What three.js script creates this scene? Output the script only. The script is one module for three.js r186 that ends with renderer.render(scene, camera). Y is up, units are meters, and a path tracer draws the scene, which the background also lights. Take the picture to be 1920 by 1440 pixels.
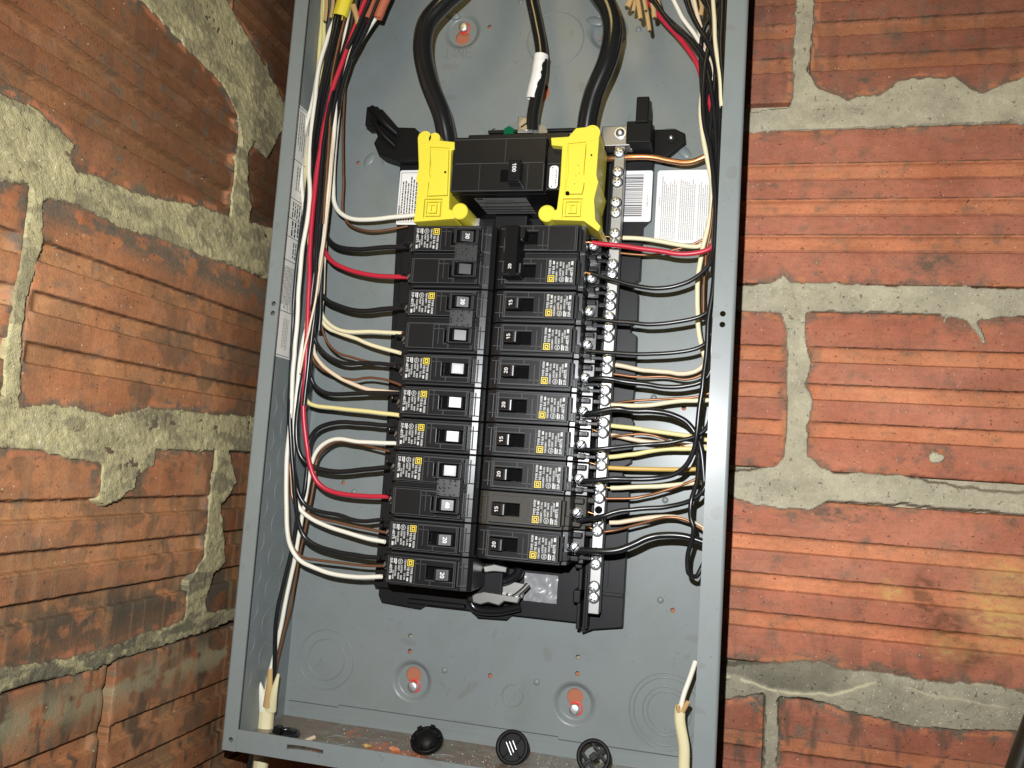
import * as THREE from 'three';
import { mergeGeometries } from 'three/addons/utils/BufferGeometryUtils.js';
import { RoundedBoxGeometry } from 'three/addons/geometries/RoundedBoxGeometry.js';

// ------------------------------------------------------------ camera, lamps, exposure
const scene = new THREE.Scene();
const V3 = (x, y, z) => new THREE.Vector3(x, y, z);
const FOV = 48.653, EYE = V3(174.03, 225.95, 692.7);          // millimetres; the panel's back sheet is z = 0, its lower edge y = 0
const FWD = V3(-0.2396037, 0.0976041, -0.9659521).normalize(), UP = V3(-0.0429659, 0.992893, 0.1109839);
const camera = new THREE.PerspectiveCamera(FOV, 4 / 3, 0.02, 50);
camera.position.copy(EYE).multiplyScalar(0.001);
camera.up.copy(UP);
camera.lookAt(camera.position.clone().add(FWD));
const renderer = new THREE.WebGLRenderer({ antialias: true });
renderer.setSize(1024, 768);
renderer.toneMapping = THREE.LinearToneMapping;
renderer.toneMappingExposure = 1.12;
renderer.shadowMap.enabled = true;
scene.background = new THREE.Color().setRGB(0.013, 0.012, 0.011);   // dim room behind the camera
const flash = new THREE.SpotLight(new THREE.Color().setRGB(0.97, 0.985, 1), 1.74, 0, 1.13, 1, 2);
flash.position.set(0.143, 0.286, 0.690);
flash.castShadow = true; flash.shadow.radius = 0.16;
flash.target.position.set(0.04, 0.25, 0); scene.add(flash, flash.target);
const bulb = new THREE.PointLight(new THREE.Color().setRGB(1, 0.74, 0.30), 0.40, 0, 2);
bulb.position.set(-0.05, 1.02, 0.80);
bulb.castShadow = true; bulb.shadow.radius = 8;
scene.add(bulb);

// ------------------------------------------------------------ helpers
const RIGHT = FWD.clone().cross(UP).normalize(), UPV = RIGHT.clone().cross(FWD), FPX = 720 / Math.tan(FOV * Math.PI / 360);
const ray = (u, v) => FWD.clone().addScaledVector(RIGHT, (u - 960) / FPX).addScaledVector(UPV, (720 - v) / FPX);
const at = (u, v, z) => { const d = ray(u, v); return EYE.clone().addScaledVector(d, (z - EYE.z) / d.z); };   // a sighted pixel to the point at height z above the back sheet
const atX = (u, v, x) => { const d = ray(u, v); return EYE.clone().addScaledVector(d, (x - EYE.x) / d.x); };
let seed = 7;
const rnd = () => { seed = (seed * 1664525 + 1013904223) >>> 0; return seed / 4294967296; };
const rr = (a, b) => a + (b - a) * rnd();
const hash = (i, j) => { let h = Math.imul(i, 374761393) ^ Math.imul(j, 668265263); h = Math.imul(h ^ (h >>> 13), 1274126177); return ((h ^ (h >>> 16)) >>> 0) / 4294967296; };
const noise = (x, y) => { const i = Math.floor(x), j = Math.floor(y); let a = x - i, b = y - j; a = a * a * (3 - 2 * a); b = b * b * (3 - 2 * b);
  const p = hash(i, j), q = hash(i + 1, j), r = hash(i, j + 1), s = hash(i + 1, j + 1); return p + (q - p) * a + (r - p) * b + (p - q - r + s) * a * b; };
const fbm = (x, y, n = 4) => { let s = 0, a = 0.5, t = 0; for (let k = 0; k < n; k++) { s += a * noise(x, y); t += a; a *= 0.5; x = x * 2.03 + 17.1; y = y * 2.03 + 5.7; } return s / t; };
const sm = (a, b, x) => { const t = Math.min(1, Math.max(0, (x - a) / (b - a))); return t * t * (3 - 2 * t); };
const lin = (r, g, b) => new THREE.Color().setRGB(r, g, b);
const mat = (c, rough = 0.5, metal = 0, extra = {}) => new THREE.MeshPhysicalMaterial({ color: c, roughness: rough, metalness: metal, ...extra });
const names = {};
const numbered = n => { const k = names[n] = (names[n] ?? -1) + 1; return k ? n + '_' + String(k).padStart(3, '0') : n; };
function merged(gs) {
  const l = (Array.isArray(gs) ? gs : [gs]).map(g => { g = g.index ? g.toNonIndexed() : g; for (const a of Object.keys(g.attributes)) if (!['position', 'normal', 'uv'].includes(a)) g.deleteAttribute(a); if (!g.attributes.uv) g.setAttribute('uv', new THREE.BufferAttribute(new Float32Array(g.attributes.position.count * 2), 2)); return g; });
  return l.length > 1 ? mergeGeometries(l) : l[0];
}
function part(name, gs, m, parent) {                    // geometry in millimetres, one named mesh
  const g = merged(gs); g.scale(0.001, 0.001, 0.001);
  const o = new THREE.Mesh(g, m); o.name = parent ? name : numbered(name); o.castShadow = o.receiveShadow = true;
  (parent ?? scene).add(o); return o;
}
function tag(o, label, category, group) { o.userData.label = label; o.userData.category = category; if (group) o.userData.group = group; return o; }
function thing(name, label, category, group, pos = [0, 0, 0]) {
  const o = new THREE.Group(); o.name = numbered(name); o.position.set(pos[0] * 0.001, pos[1] * 0.001, pos[2] * 0.001);
  tag(o, label, category, group); scene.add(o); return o;
}
function settle(o) {                                    // moves the origin to the thing's own base; its shapes stay where they are
  const b = new THREE.Box3().setFromObject(o), p = V3((b.min.x + b.max.x) / 2, (b.min.y + b.max.y) / 2, b.min.z);
  o.traverse(c => c.geometry && c.geometry.translate(-p.x, -p.y, -p.z)); o.position.copy(p); return o;
}
const box = (x0, x1, y0, y1, z0, z1, r = 0) => { const w = x1 - x0, h = y1 - y0, d = z1 - z0; const g = r ? new RoundedBoxGeometry(w, h, d, 2, Math.min(r, w / 2.01, h / 2.01, d / 2.01)) : new THREE.BoxGeometry(w, h, d); return g.translate((x0 + x1) / 2, (y0 + y1) / 2, (z0 + z1) / 2); };
const poly = pts => { const s = new THREE.Shape(); pts.forEach((p, i) => i ? s.lineTo(p[0], p[1]) : s.moveTo(p[0], p[1])); s.closePath(); return s; };
const circlePath = (x, y, r) => { const p = new THREE.Path(); p.absarc(x, y, r, 0, Math.PI * 2, true); return p; };
const ext = (shape, z0, z1, bevel = 0, seg = 12) => new THREE.ExtrudeGeometry(shape, { depth: z1 - z0 - 2 * bevel, bevelEnabled: bevel > 0, bevelThickness: bevel, bevelSize: bevel, bevelOffset: -bevel, bevelSegments: 2, curveSegments: seg }).translate(0, 0, z0 + bevel);
const side = (pts, y0, y1, bevel = 0) => ext(poly(pts), -y1, -y0, bevel).rotateX(Math.PI / 2);   // an (x, z) outline drawn out along y
const roundRect = (x0, x1, y0, y1, r) => { const s = new THREE.Shape(); s.moveTo(x0 + r, y0); s.lineTo(x1 - r, y0); s.absarc(x1 - r, y0 + r, r, -Math.PI / 2, 0); s.lineTo(x1, y1 - r); s.absarc(x1 - r, y1 - r, r, 0, Math.PI / 2); s.lineTo(x0 + r, y1); s.absarc(x0 + r, y1 - r, r, Math.PI / 2, Math.PI); s.lineTo(x0, y0 + r); s.absarc(x0 + r, y0 + r, r, Math.PI, Math.PI * 1.5); return s; };
const cyl = (x, y, z0, z1, r, r2 = r, n = 20) => new THREE.CylinderGeometry(r2, r, z1 - z0, n).rotateX(Math.PI / 2).translate(x, y, (z0 + z1) / 2);
const ring = (x, y, z, R, r) => new THREE.TorusGeometry(R, r, 6, 40).translate(x, y, z);
const tube = (pts, r, n = 0, m = 10) => new THREE.TubeGeometry(new THREE.CatmullRomCurve3(pts, false, 'centripetal'), n || pts.length * 8, r, m);
const ballAt = (p, r, sx = 1, sy = 1, sz = 1) => new THREE.SphereGeometry(r, 16, 10).scale(sx, sy, sz).translate(p.x, p.y, p.z);
function canvasTex(w, h, draw) {
  const c = document.createElement('canvas'); c.width = w; c.height = h; const g = c.getContext('2d'); draw(g, w, h);
  const t = new THREE.CanvasTexture(c); t.colorSpace = THREE.SRGBColorSpace; t.magFilter = THREE.LinearFilter; t.anisotropy = 8; return t;
}
function dataTex(w, h, f, srgb) {                       // f(i, j) -> [r, g, b] linear 0..1
  const d = new Uint8Array(w * h * 4);
  for (let j = 0; j < h; j++) for (let i = 0; i < w; i++) { const c = f(i, j), k = (j * w + i) * 4;
    for (let q = 0; q < 3; q++) { const x = Math.min(1, Math.max(0, c[q])); d[k + q] = 255 * (srgb ? (x < 0.0031308 ? 12.92 * x : 1.055 * x ** (1 / 2.4) - 0.055) : x); } d[k + 3] = 255; }
  const t = new THREE.DataTexture(d, w, h); t.magFilter = THREE.LinearFilter; t.minFilter = THREE.LinearFilter; t.wrapS = t.wrapT = THREE.RepeatWrapping; if (srgb) t.colorSpace = THREE.SRGBColorSpace; t.needsUpdate = true; return t;
}
const uvMM = (g, k, ax = 0, ay = 1) => { const p = g.attributes.position, u = new Float32Array(p.count * 2); for (let i = 0; i < p.count; i++) { u[2 * i] = p.getComponent(i, ax) * k; u[2 * i + 1] = p.getComponent(i, ay) * k; } g.setAttribute('uv', new THREE.BufferAttribute(u, 2)); return g; };
const uvFit = g => { g.computeBoundingBox(); const b = g.boundingBox, p = g.attributes.position, u = new Float32Array(p.count * 2); for (let i = 0; i < p.count; i++) { u[2 * i] = (p.getX(i) - b.min.x) / (b.max.x - b.min.x); u[2 * i + 1] = (p.getY(i) - b.min.y) / (b.max.y - b.min.y); } g.setAttribute('uv', new THREE.BufferAttribute(u, 2)); return g; };

// ------------------------------------------------------------ materials
const orange = dataTex(128, 128, (i, j) => { const v = 0.5 + 0.35 * (fbm(i / 5, j / 5, 3) - 0.5) + 0.25 * (hash(i, j) - 0.5); return [v, v, v]; });
const speck = dataTex(256, 256, (i, j) => { const v = 0.86 + 0.2 * (fbm(i / 30, j / 30, 4) - 0.5), d = hash(i * 3, j * 7) > 0.9985 ? 1.25 : 1; return [v * d, v * d, v * d]; });
const wear = canvasTex(1024, 1024, (g, w, h) => {
  g.fillStyle = '#f4f4f4'; g.fillRect(0, 0, w, h);
  for (let i = 0; i < 260; i++) { const v = rnd() > 0.5 ? 255 : 205, x = rnd() * w, y = rnd() * h; for (const [dx, dy] of [[0, 0], [-w, 0], [0, -h]]) { g.fillStyle = `rgba(${v},${v},${v - 4},.07)`; g.beginPath(); g.ellipse(x + dx, y + dy, 20 + 70 * rnd(), 14 + 50 * rnd(), rnd() * 3, 0, 7); g.fill(); } }
  for (let i = 0; i < 70; i++) { const x = rnd() * w, y = rnd() * h, a = rnd() * 6.3, l = 6 + 40 * rnd() * rnd(); g.strokeStyle = rnd() > 0.45 ? 'rgba(255,255,255,.5)' : 'rgba(120,118,112,.4)'; g.lineWidth = 0.8 + rnd(); g.beginPath(); g.moveTo(x, y); g.quadraticCurveTo(x + l * 0.5 * Math.cos(a) + 3, y + l * 0.5 * Math.sin(a), x + l * Math.cos(a), y + l * Math.sin(a)); g.stroke(); }
  for (let i = 0; i < 520; i++) { g.fillStyle = rnd() > 0.5 ? 'rgba(255,250,240,.8)' : 'rgba(95,85,72,.55)'; g.fillRect(rnd() * w, rnd() * h, 1 + rnd() * 2, 1 + rnd() * 2); }
  for (let i = 0; i < 14; i++) { g.fillStyle = 'rgba(170,120,90,.10)'; g.beginPath(); g.ellipse(rnd() * w, rnd() * h, 10 + 40 * rnd(), 6 + 14 * rnd(), rnd() * 3, 0, 7); g.fill(); }
}); wear.wrapS = wear.wrapT = THREE.RepeatWrapping;
const brushed = dataTex(64, 256, (i, j) => { const v = 0.5 + 0.5 * (noise(i / 1.2, j / 40) - 0.5) + 0.2 * (hash(i, j) - 0.5); return [v, v, v]; });
const M = {
  paint: mat(lin(0.222, 0.249, 0.246), 0.45, 0, { clearcoat: 0.22, clearcoatRoughness: 0.26, specularIntensity: 0.6, bumpMap: orange, bumpScale: 0.000012, map: wear }),
  hole: mat(lin(0.006, 0.006, 0.006), 0.95, 0, { specularIntensity: 0 }),  // flat black standing in for the shade inside holes and slots
  ridge: mat(lin(0.050, 0.050, 0.051), 0.36),  // lighter grey puts worn edges and edge highlights into the colour
  black: mat(lin(0.0095, 0.0095, 0.0098), 0.3, 0, { specularIntensity: 1, bumpMap: orange, bumpScale: 0.00002 }),
  blackGloss: mat(lin(0.010, 0.010, 0.011), 0.22),
  blackBase: mat(lin(0.007, 0.007, 0.008), 0.45, 0, { specularIntensity: 0.6, bumpMap: orange, bumpScale: 0.00003 }),
  handle: mat(lin(0.016, 0.016, 0.017), 0.36, 0, { specularIntensity: 1, clearcoat: 0.3, clearcoatRoughness: 0.34 }),
  steel: mat(lin(0.58, 0.57, 0.54), 0.36, 1),
  zinc: mat(lin(0.86, 0.88, 0.90), 0.42, 1),
  alu: mat(lin(0.37, 0.366, 0.355), 0.46, 1, { bumpMap: brushed, bumpScale: 0.00006 }),
  brass: mat(lin(0.75, 0.55, 0.25), 0.35, 1),
  copper: mat(lin(0.62, 0.30, 0.14), 0.33, 0.85),
  copperDark: mat(lin(0.30, 0.14, 0.07), 0.38, 0.7),
  copperBright: mat(lin(0.85, 0.45, 0.2), 0.25, 1),
  yellow: mat(lin(0.72, 0.62, 0.05), 0.42),
  bk: mat(lin(0.012, 0.012, 0.013), 0.27),
  cable: mat(lin(0.012, 0.012, 0.012), 0.2, 0, { clearcoat: 0.8, clearcoatRoughness: 0.1 }),
  rd: mat(lin(0.50, 0.022, 0.045), 0.35),
  cream: mat(lin(0.78, 0.70, 0.46), 0.38),
  peach: mat(lin(0.78, 0.62, 0.44), 0.38),
  white: mat(lin(0.82, 0.78, 0.66), 0.36),
  yel: mat(lin(0.78, 0.68, 0.30), 0.38),
  ochre: mat(lin(0.62, 0.40, 0.10), 0.35),
  tape: mat(lin(0.80, 0.79, 0.74), 0.45),
  yelTape: mat(lin(0.75, 0.62, 0.05), 0.4),
  salmon: mat(lin(0.45, 0.13, 0.07), 0.4),
  kraft: mat(lin(0.50, 0.32, 0.13), 0.85),
  char: mat(lin(0.05, 0.04, 0.03), 0.9),
  sheath: mat(lin(0.74, 0.66, 0.40), 0.45),
  red: mat(lin(0.65, 0.06, 0.04), 0.4),
  green: mat(lin(0.004, 0.13, 0.055), 0.15, 0.2, { clearcoat: 1 }),
  film: mat(lin(0.9, 0.9, 0.92), 0.3, 0, { transmission: 0.72, thickness: 0 }),
  plug: mat(lin(0.006, 0.006, 0.006), 0.5, 0, { specularIntensity: 0.35 }),
  pipe: mat(lin(0.03, 0.024, 0.016), 0.4, 0.3),
};

// ------------------------------------------------------------ brick walls
const PITCH = 149.3, GROOVES = [[26, 38], [55.5, 67.5], [85, 97]], TILE = 126;
const inPoly = (P, x, y) => { let c = false; for (let i = 0, j = P.length - 1; i < P.length; j = i++) if ((P[i][1] > y) !== (P[j][1] > y) && x < (P[j][0] - P[i][0]) * (y - P[i][1]) / (P[j][1] - P[i][1]) + P[i][0]) c = !c; return c; };
// a wall is drawn in its own (s, t) plane, t up, and w out of its face; place() turns that into the room
function wall(name, label, W, joints, bricks, place, tone, sight, stainAndShade, mortarStainAndShade) {
  const [s0, s1, t0, t1] = W, nx = Math.round(s1 - s0), ny = Math.round(t1 - t0);
  const polys = joints.map(px => px.map(([u, v]) => sight(u, v)));
  const bb = polys.map(P => [Math.min(...P.map(p => p[0])), Math.max(...P.map(p => p[0])), Math.min(...P.map(p => p[1])), Math.max(...P.map(p => p[1]))]);
  const raw = new Float32Array(nx * ny);
  for (let j = 0; j < ny; j++) for (let i = 0; i < nx; i++) {
    const s = s0 + i + 3.2 * (fbm(i / 7, j / 7, 3) - 0.5), t = t0 + j + 3.6 * (fbm(i / 6 + 40, j / 6, 3) - 0.5);
    for (let q = 0; q < polys.length; q++) if (s > bb[q][0] && s < bb[q][1] && t > bb[q][2] && t < bb[q][3] && inPoly(polys[q], s, t)) { raw[j * nx + i] = 1; break; }
  }
  const blur = (src, r) => { let a = src; for (const [dx, dy] of [[1, 0], [0, 1]]) { const o = new Float32Array(nx * ny); for (let j = 0; j < ny; j++) for (let i = 0; i < nx; i++) { let v = 0; for (let k = -r; k <= r; k++) v += a[Math.min(ny - 1, Math.max(0, j + dy * k)) * nx + Math.min(nx - 1, Math.max(0, i + dx * k))]; o[j * nx + i] = v / (2 * r + 1); } a = o; } return a; };
  const near = blur(raw, 1), wide = blur(blur(raw, 4), 6);
  const get = (f, s, t) => { const x = Math.min(nx - 1.001, Math.max(0, s - s0)), y = Math.min(ny - 1.001, Math.max(0, t - t0)), i = x | 0, j = y | 0, a = x - i, b = y - j, k = j * nx + i; return (f[k] * (1 - a) + f[k + 1] * a) * (1 - b) + (f[k + nx] * (1 - a) + f[k + nx + 1] * a) * b; };
  const TW = 1024, TH = 2048, ks = TW / (s1 - s0), kt = TH / (t1 - t0);
  const brickMap = dataTex(TW, TH, (i, j) => {
    const s = s0 + i / ks, t = t0 + j / kt, w = get(wide, s, t), [c, gr, st] = tone(s, t);
    const n1 = fbm(s / 38, t / 22, 4), n2 = fbm(s / 6 + 9, t / 3, 3), n3 = fbm(s / 1.3, t / 1.1, 2), cid = Math.floor((t - 66 + 600) / PITCH);
    let f = c * (0.72 + 0.45 * n1 + 0.22 * (n2 - 0.5) + 0.20 * (n3 - 0.5)) * (0.86 + 0.28 * hash(cid * 3 + (place.flip ? 40 : 0) + (s > (cid & 1 ? 228 : 900) ? 1 : 0), 5));
    const y = (((t - 90.2) % PITCH) + PITCH) % PITCH; let inG = 0; for (const [a, b] of GROOVES) inG = Math.max(inG, sm(a - 1, a + 0.6, y) * (1 - sm(b - 0.6, b + 1, y)));
    f *= 1 + (place.flip ? 0.10 : 0.13) * inG;
    let edge = 0; const yj = y + 0.9 * (fbm(s / 4, 3.3, 3) - 0.5); for (const [a, b] of GROOVES) edge = Math.max(edge, Math.exp(-(((yj - b - 0.1) / 0.5) ** 2)), 0.4 * Math.exp(-(((yj - a) / 0.6) ** 2)));  // groove-edge shade and grime, both painted into the tile colour
    edge *= 0.45 + 0.55 * sm(0.3, 0.6, fbm(s / 9 + 60, t / 40, 3)) * (t > 384 && place.flip ? 0.5 : 0.85);
    let col = place.flip ? [0.45 * f, (0.190 + 0.016 * inG) * f, (0.085 + 0.004 * inG) * f] : [(0.49 + 0.06 * inG) * f, (0.176 + 0.030 * inG) * f, (0.102 - 0.004 * inG) * f];
    col = col.map((v, q) => v + edge * ([0.045, 0.028, 0.018][q] - v)); const dust = sm(0.55, 0.8, fbm(s / 15 + 3, t / 9 + 3, 4)) * 0.22; col = col.map((v, q) => v + dust * ([0.36, 0.20, 0.13][q] - v));
    const dirt = sm(0.42, 0.72, 0.75 * fbm(s / 11 + 70, t / 9, 4) + 0.62 * w) * 0.8 * gr; col = col.map((v, q) => v + dirt * ([0.13, 0.118, 0.085][q] * (0.7 + 0.6 * n3) - v));
    const raw = sm(0.10, 0.30, w) * (1 - sm(0.38, 0.6, w)) * sm(0.48, 0.62, fbm(s / 8 + 90, t / 6, 4)) * 0.8; col = col.map((v, q) => v + raw * ([0.50, 0.185, 0.085][q] - v));
    const wash = 0.55 + 0.9 * fbm(s / 55 + 11, t / 40 + 2, 3); col = [col[0] * (0.75 + 0.25 * wash), col[1] * wash ** 0.5, col[2] * wash ** 0.6];
    const scr = Math.exp(-((fbm(s / 40, t / 1.6, 2) - 0.5) ** 2) / 0.0004) * 0.12; col = col.map(v => v * (1 - scr));
    const soot = sm(0.54, 0.70, fbm(s / 10 + 21, t / 26 + 11, 4)) * 0.85 * st; col = col.map((v, q) => v * (1 - soot) + soot * [0.07, 0.058, 0.042][q]);
    const pit = sm(0.80, 0.9, fbm(s / 2.2 + 5, t / 1.6 + 31, 2)); col = col.map(v => v * (1 - 0.6 * pit));
    if (hash(i >> 1, (j >> 1) + 7) > 0.99955) col = [0.7, 0.66, 0.52];
    return stainAndShade ? stainAndShade(s, t, col, n3) : col;
  }, true);
  const mortarMap = dataTex(TW, TH, (i, j) => {
    const s = s0 + i / ks, t = t0 + j / kt, n1 = fbm(s / 24, t / 16, 4), n3 = fbm(s / 1.4 + 8, t / 1.4, 3), n4 = fbm(s / 5, t / 5 + 50, 3);
    let f = (0.70 + 0.55 * n1 + 0.20 * (n3 - 0.5) + 0.24 * (n4 - 0.5)) * tone(s, t)[3];
    let col = place.flip ? [0.55 * f, 0.48 * f, 0.255 * f] : [0.50 * f, 0.45 * f, 0.315 * f];
    const pit = sm(0.79, 0.86, fbm(s / 2.4, t / 2.4 + 9, 2)), crack = Math.exp(-((fbm(s / 26 + 7, t / 26, 4) - 0.5) ** 2) / 0.000012) * 0.4 * sm(0.5, 0.6, fbm(s / 60, t / 60 + 8, 2)); col = col.map(v => v * (1 - 0.55 * pit) * (1 - crack) * (0.91 + 0.18 * hash(i, j + 3)));
    const wht = sm(0.70, 0.85, fbm(s / 7 + 33, t / 4 + 3, 4)) * 0.35; col = col.map((v, q) => v + wht * ([0.55, 0.50, 0.36][q] - v));
    if (hash((i + 11) >> 1, j >> 1) > 0.9955) col = [0.8, 0.76, 0.6];  // pale specks put the sparkle of the grains into the colour
    return mortarStainAndShade ? mortarStainAndShade(s, t, col, n3) : col;
  }, true);
  const bump = dataTex(512, 512, (i, j) => { const v = 0.5 * fbm(i / 9, j / 9, 4) + 0.5 * fbm(i / 2.6, j / 2.6, 2); return [v, v, v]; });
  bump.repeat.set((s1 - s0) / 60, (t1 - t0) / 60);
  const bm = mat(lin(1, 1, 1), place.flip ? 0.6 : 0.74, 0, { map: brickMap, bumpMap: bump, bumpScale: 0.0005, specularIntensity: 0.6 });
  const mm = mat(lin(1, 1, 1), place.flip ? 0.7 : 0.85, 0, { map: mortarMap, bumpMap: bump, bumpScale: place.flip ? 0.0010 : 0.0006 });
  const g0 = new THREE.Group(); g0.name = name; g0.userData = { label, category: 'wall', kind: 'structure' }; scene.add(g0);
  const sheet = (ss, ts, h) => { const P = [], U = [], I = [], n = ss.length; for (const t of ts) for (const s of ss) { const p = place(s, t, h(s, t)); P.push(p[0], p[1], p[2]); U.push((s - s0) / (s1 - s0), (t - t0) / (t1 - t0)); }
    for (let j = 0; j + 1 < ts.length; j++) for (let i = 0; i + 1 < n; i++) { const a = j * n + i; I.push(a, a + 1, a + n + 1, a, a + n + 1, a + n); }
    const g = new THREE.BufferGeometry(); g.setAttribute('position', new THREE.Float32BufferAttribute(P, 3)); g.setAttribute('uv', new THREE.Float32BufferAttribute(U, 2)); g.setIndex(place.flip ? I.reverse() : I); g.computeVertexNormals(); return g; };
  const steps = (a, b, d) => { const n = Math.max(1, Math.round((b - a) / d)); return Array.from({ length: n + 1 }, (_, i) => a + (b - a) * i / n); };
  const mk = (nm, g, m) => { g.scale(0.001, 0.001, 0.001); const o = new THREE.Mesh(g, m); o.name = nm; o.castShadow = o.receiveShadow = true; g0.add(o); };
  mk('mortar', sheet(steps(s0, s1, 1.15), steps(t0, t1, 1.15), (s, t) => { const m = get(near, s, t); return -9 + 9.9 * sm(0.25, 0.62, m) + sm(0.3, 0.9, m) * (2.0 * (fbm(s / 20, t / 11, 3) - 0.46) + (place.flip ? 1.5 : 0.75) * (fbm(s / 3.2, t / 2.8, 4) - 0.5)); }), mm);
  for (const [a, b, c0, d0] of bricks) {
    const pad = place.flip ? 7 : 0, c = c0 - pad, d = d0 + pad;                       // each tile: grooved face, broken edges turned back into the joint
    const k = rr(0, 99), lift = rr(-0.5, 0.5), ts = [];
    const E = [0, 0.01, 0.9, 1.8, 3.5]; for (const e of E) ts.push(c + e);
    let y = c + 6; const G = (d - c > 90 ? GROOVES : []).map(([p, q]) => [c0 + p + rr(-0.15, 0.15), c0 + q + rr(-0.15, 0.15)]);
    for (const [p, q] of G) { for (; y < p - 2; y += 3.2) ts.push(y); ts.push(p - 1.1, p - 0.3, p + 0.3, p + 1.0, p + 3, (p + q) / 2, q - 3, q - 0.8, q - 0.15, q + 0.5, q + 1.2); y = q + 3.5; }
    for (; y < d - 4; y += 3.2) ts.push(y); for (const e of E.slice().reverse()) ts.push(d - e);
    const ss = [a, a + 0.01, a + 0.9, a + 1.8, ...steps(a + 3.5, b - 3.5, 1.7), b - 1.8, b - 0.9, b - 0.01, b];
    mk('brick', sheet(ss, ts, (s, t) => {
      const e = Math.min(s - a, b - s, t - c, d - t); if (e < 0.005) return -14;
      const tj = t + 0.9 * (fbm(s / 4 + k, 3.3, 3) - 0.5); let g = 0;
      for (const [p, q] of G) g = Math.max(g, sm(p - 0.55, p + 0.55, tj) * (1 - sm(q - 0.9, q + 0.25, tj)));
      const chip = sm(0.62, 0.74, fbm(s / 7 + k, t / 6, 3)) * Math.exp(-e / 2.2) * 3;
      return lift - (place.flip ? 4.8 : 3.4) * g * sm(0, 9, Math.min(s - a, b - s)) - 1.1 * Math.exp(-e / 0.9) - chip + 0.7 * (fbm(s / 30 + k, t / 30, 3) - 0.5) + 0.22 * (fbm(s / 2.2, t / 1.6 + k, 2) - 0.5);
    }), bm);
  }
}
const FACE = -6, LW = -207;
const hband = (up, lo) => [...up, ...lo.slice().reverse()];
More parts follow.
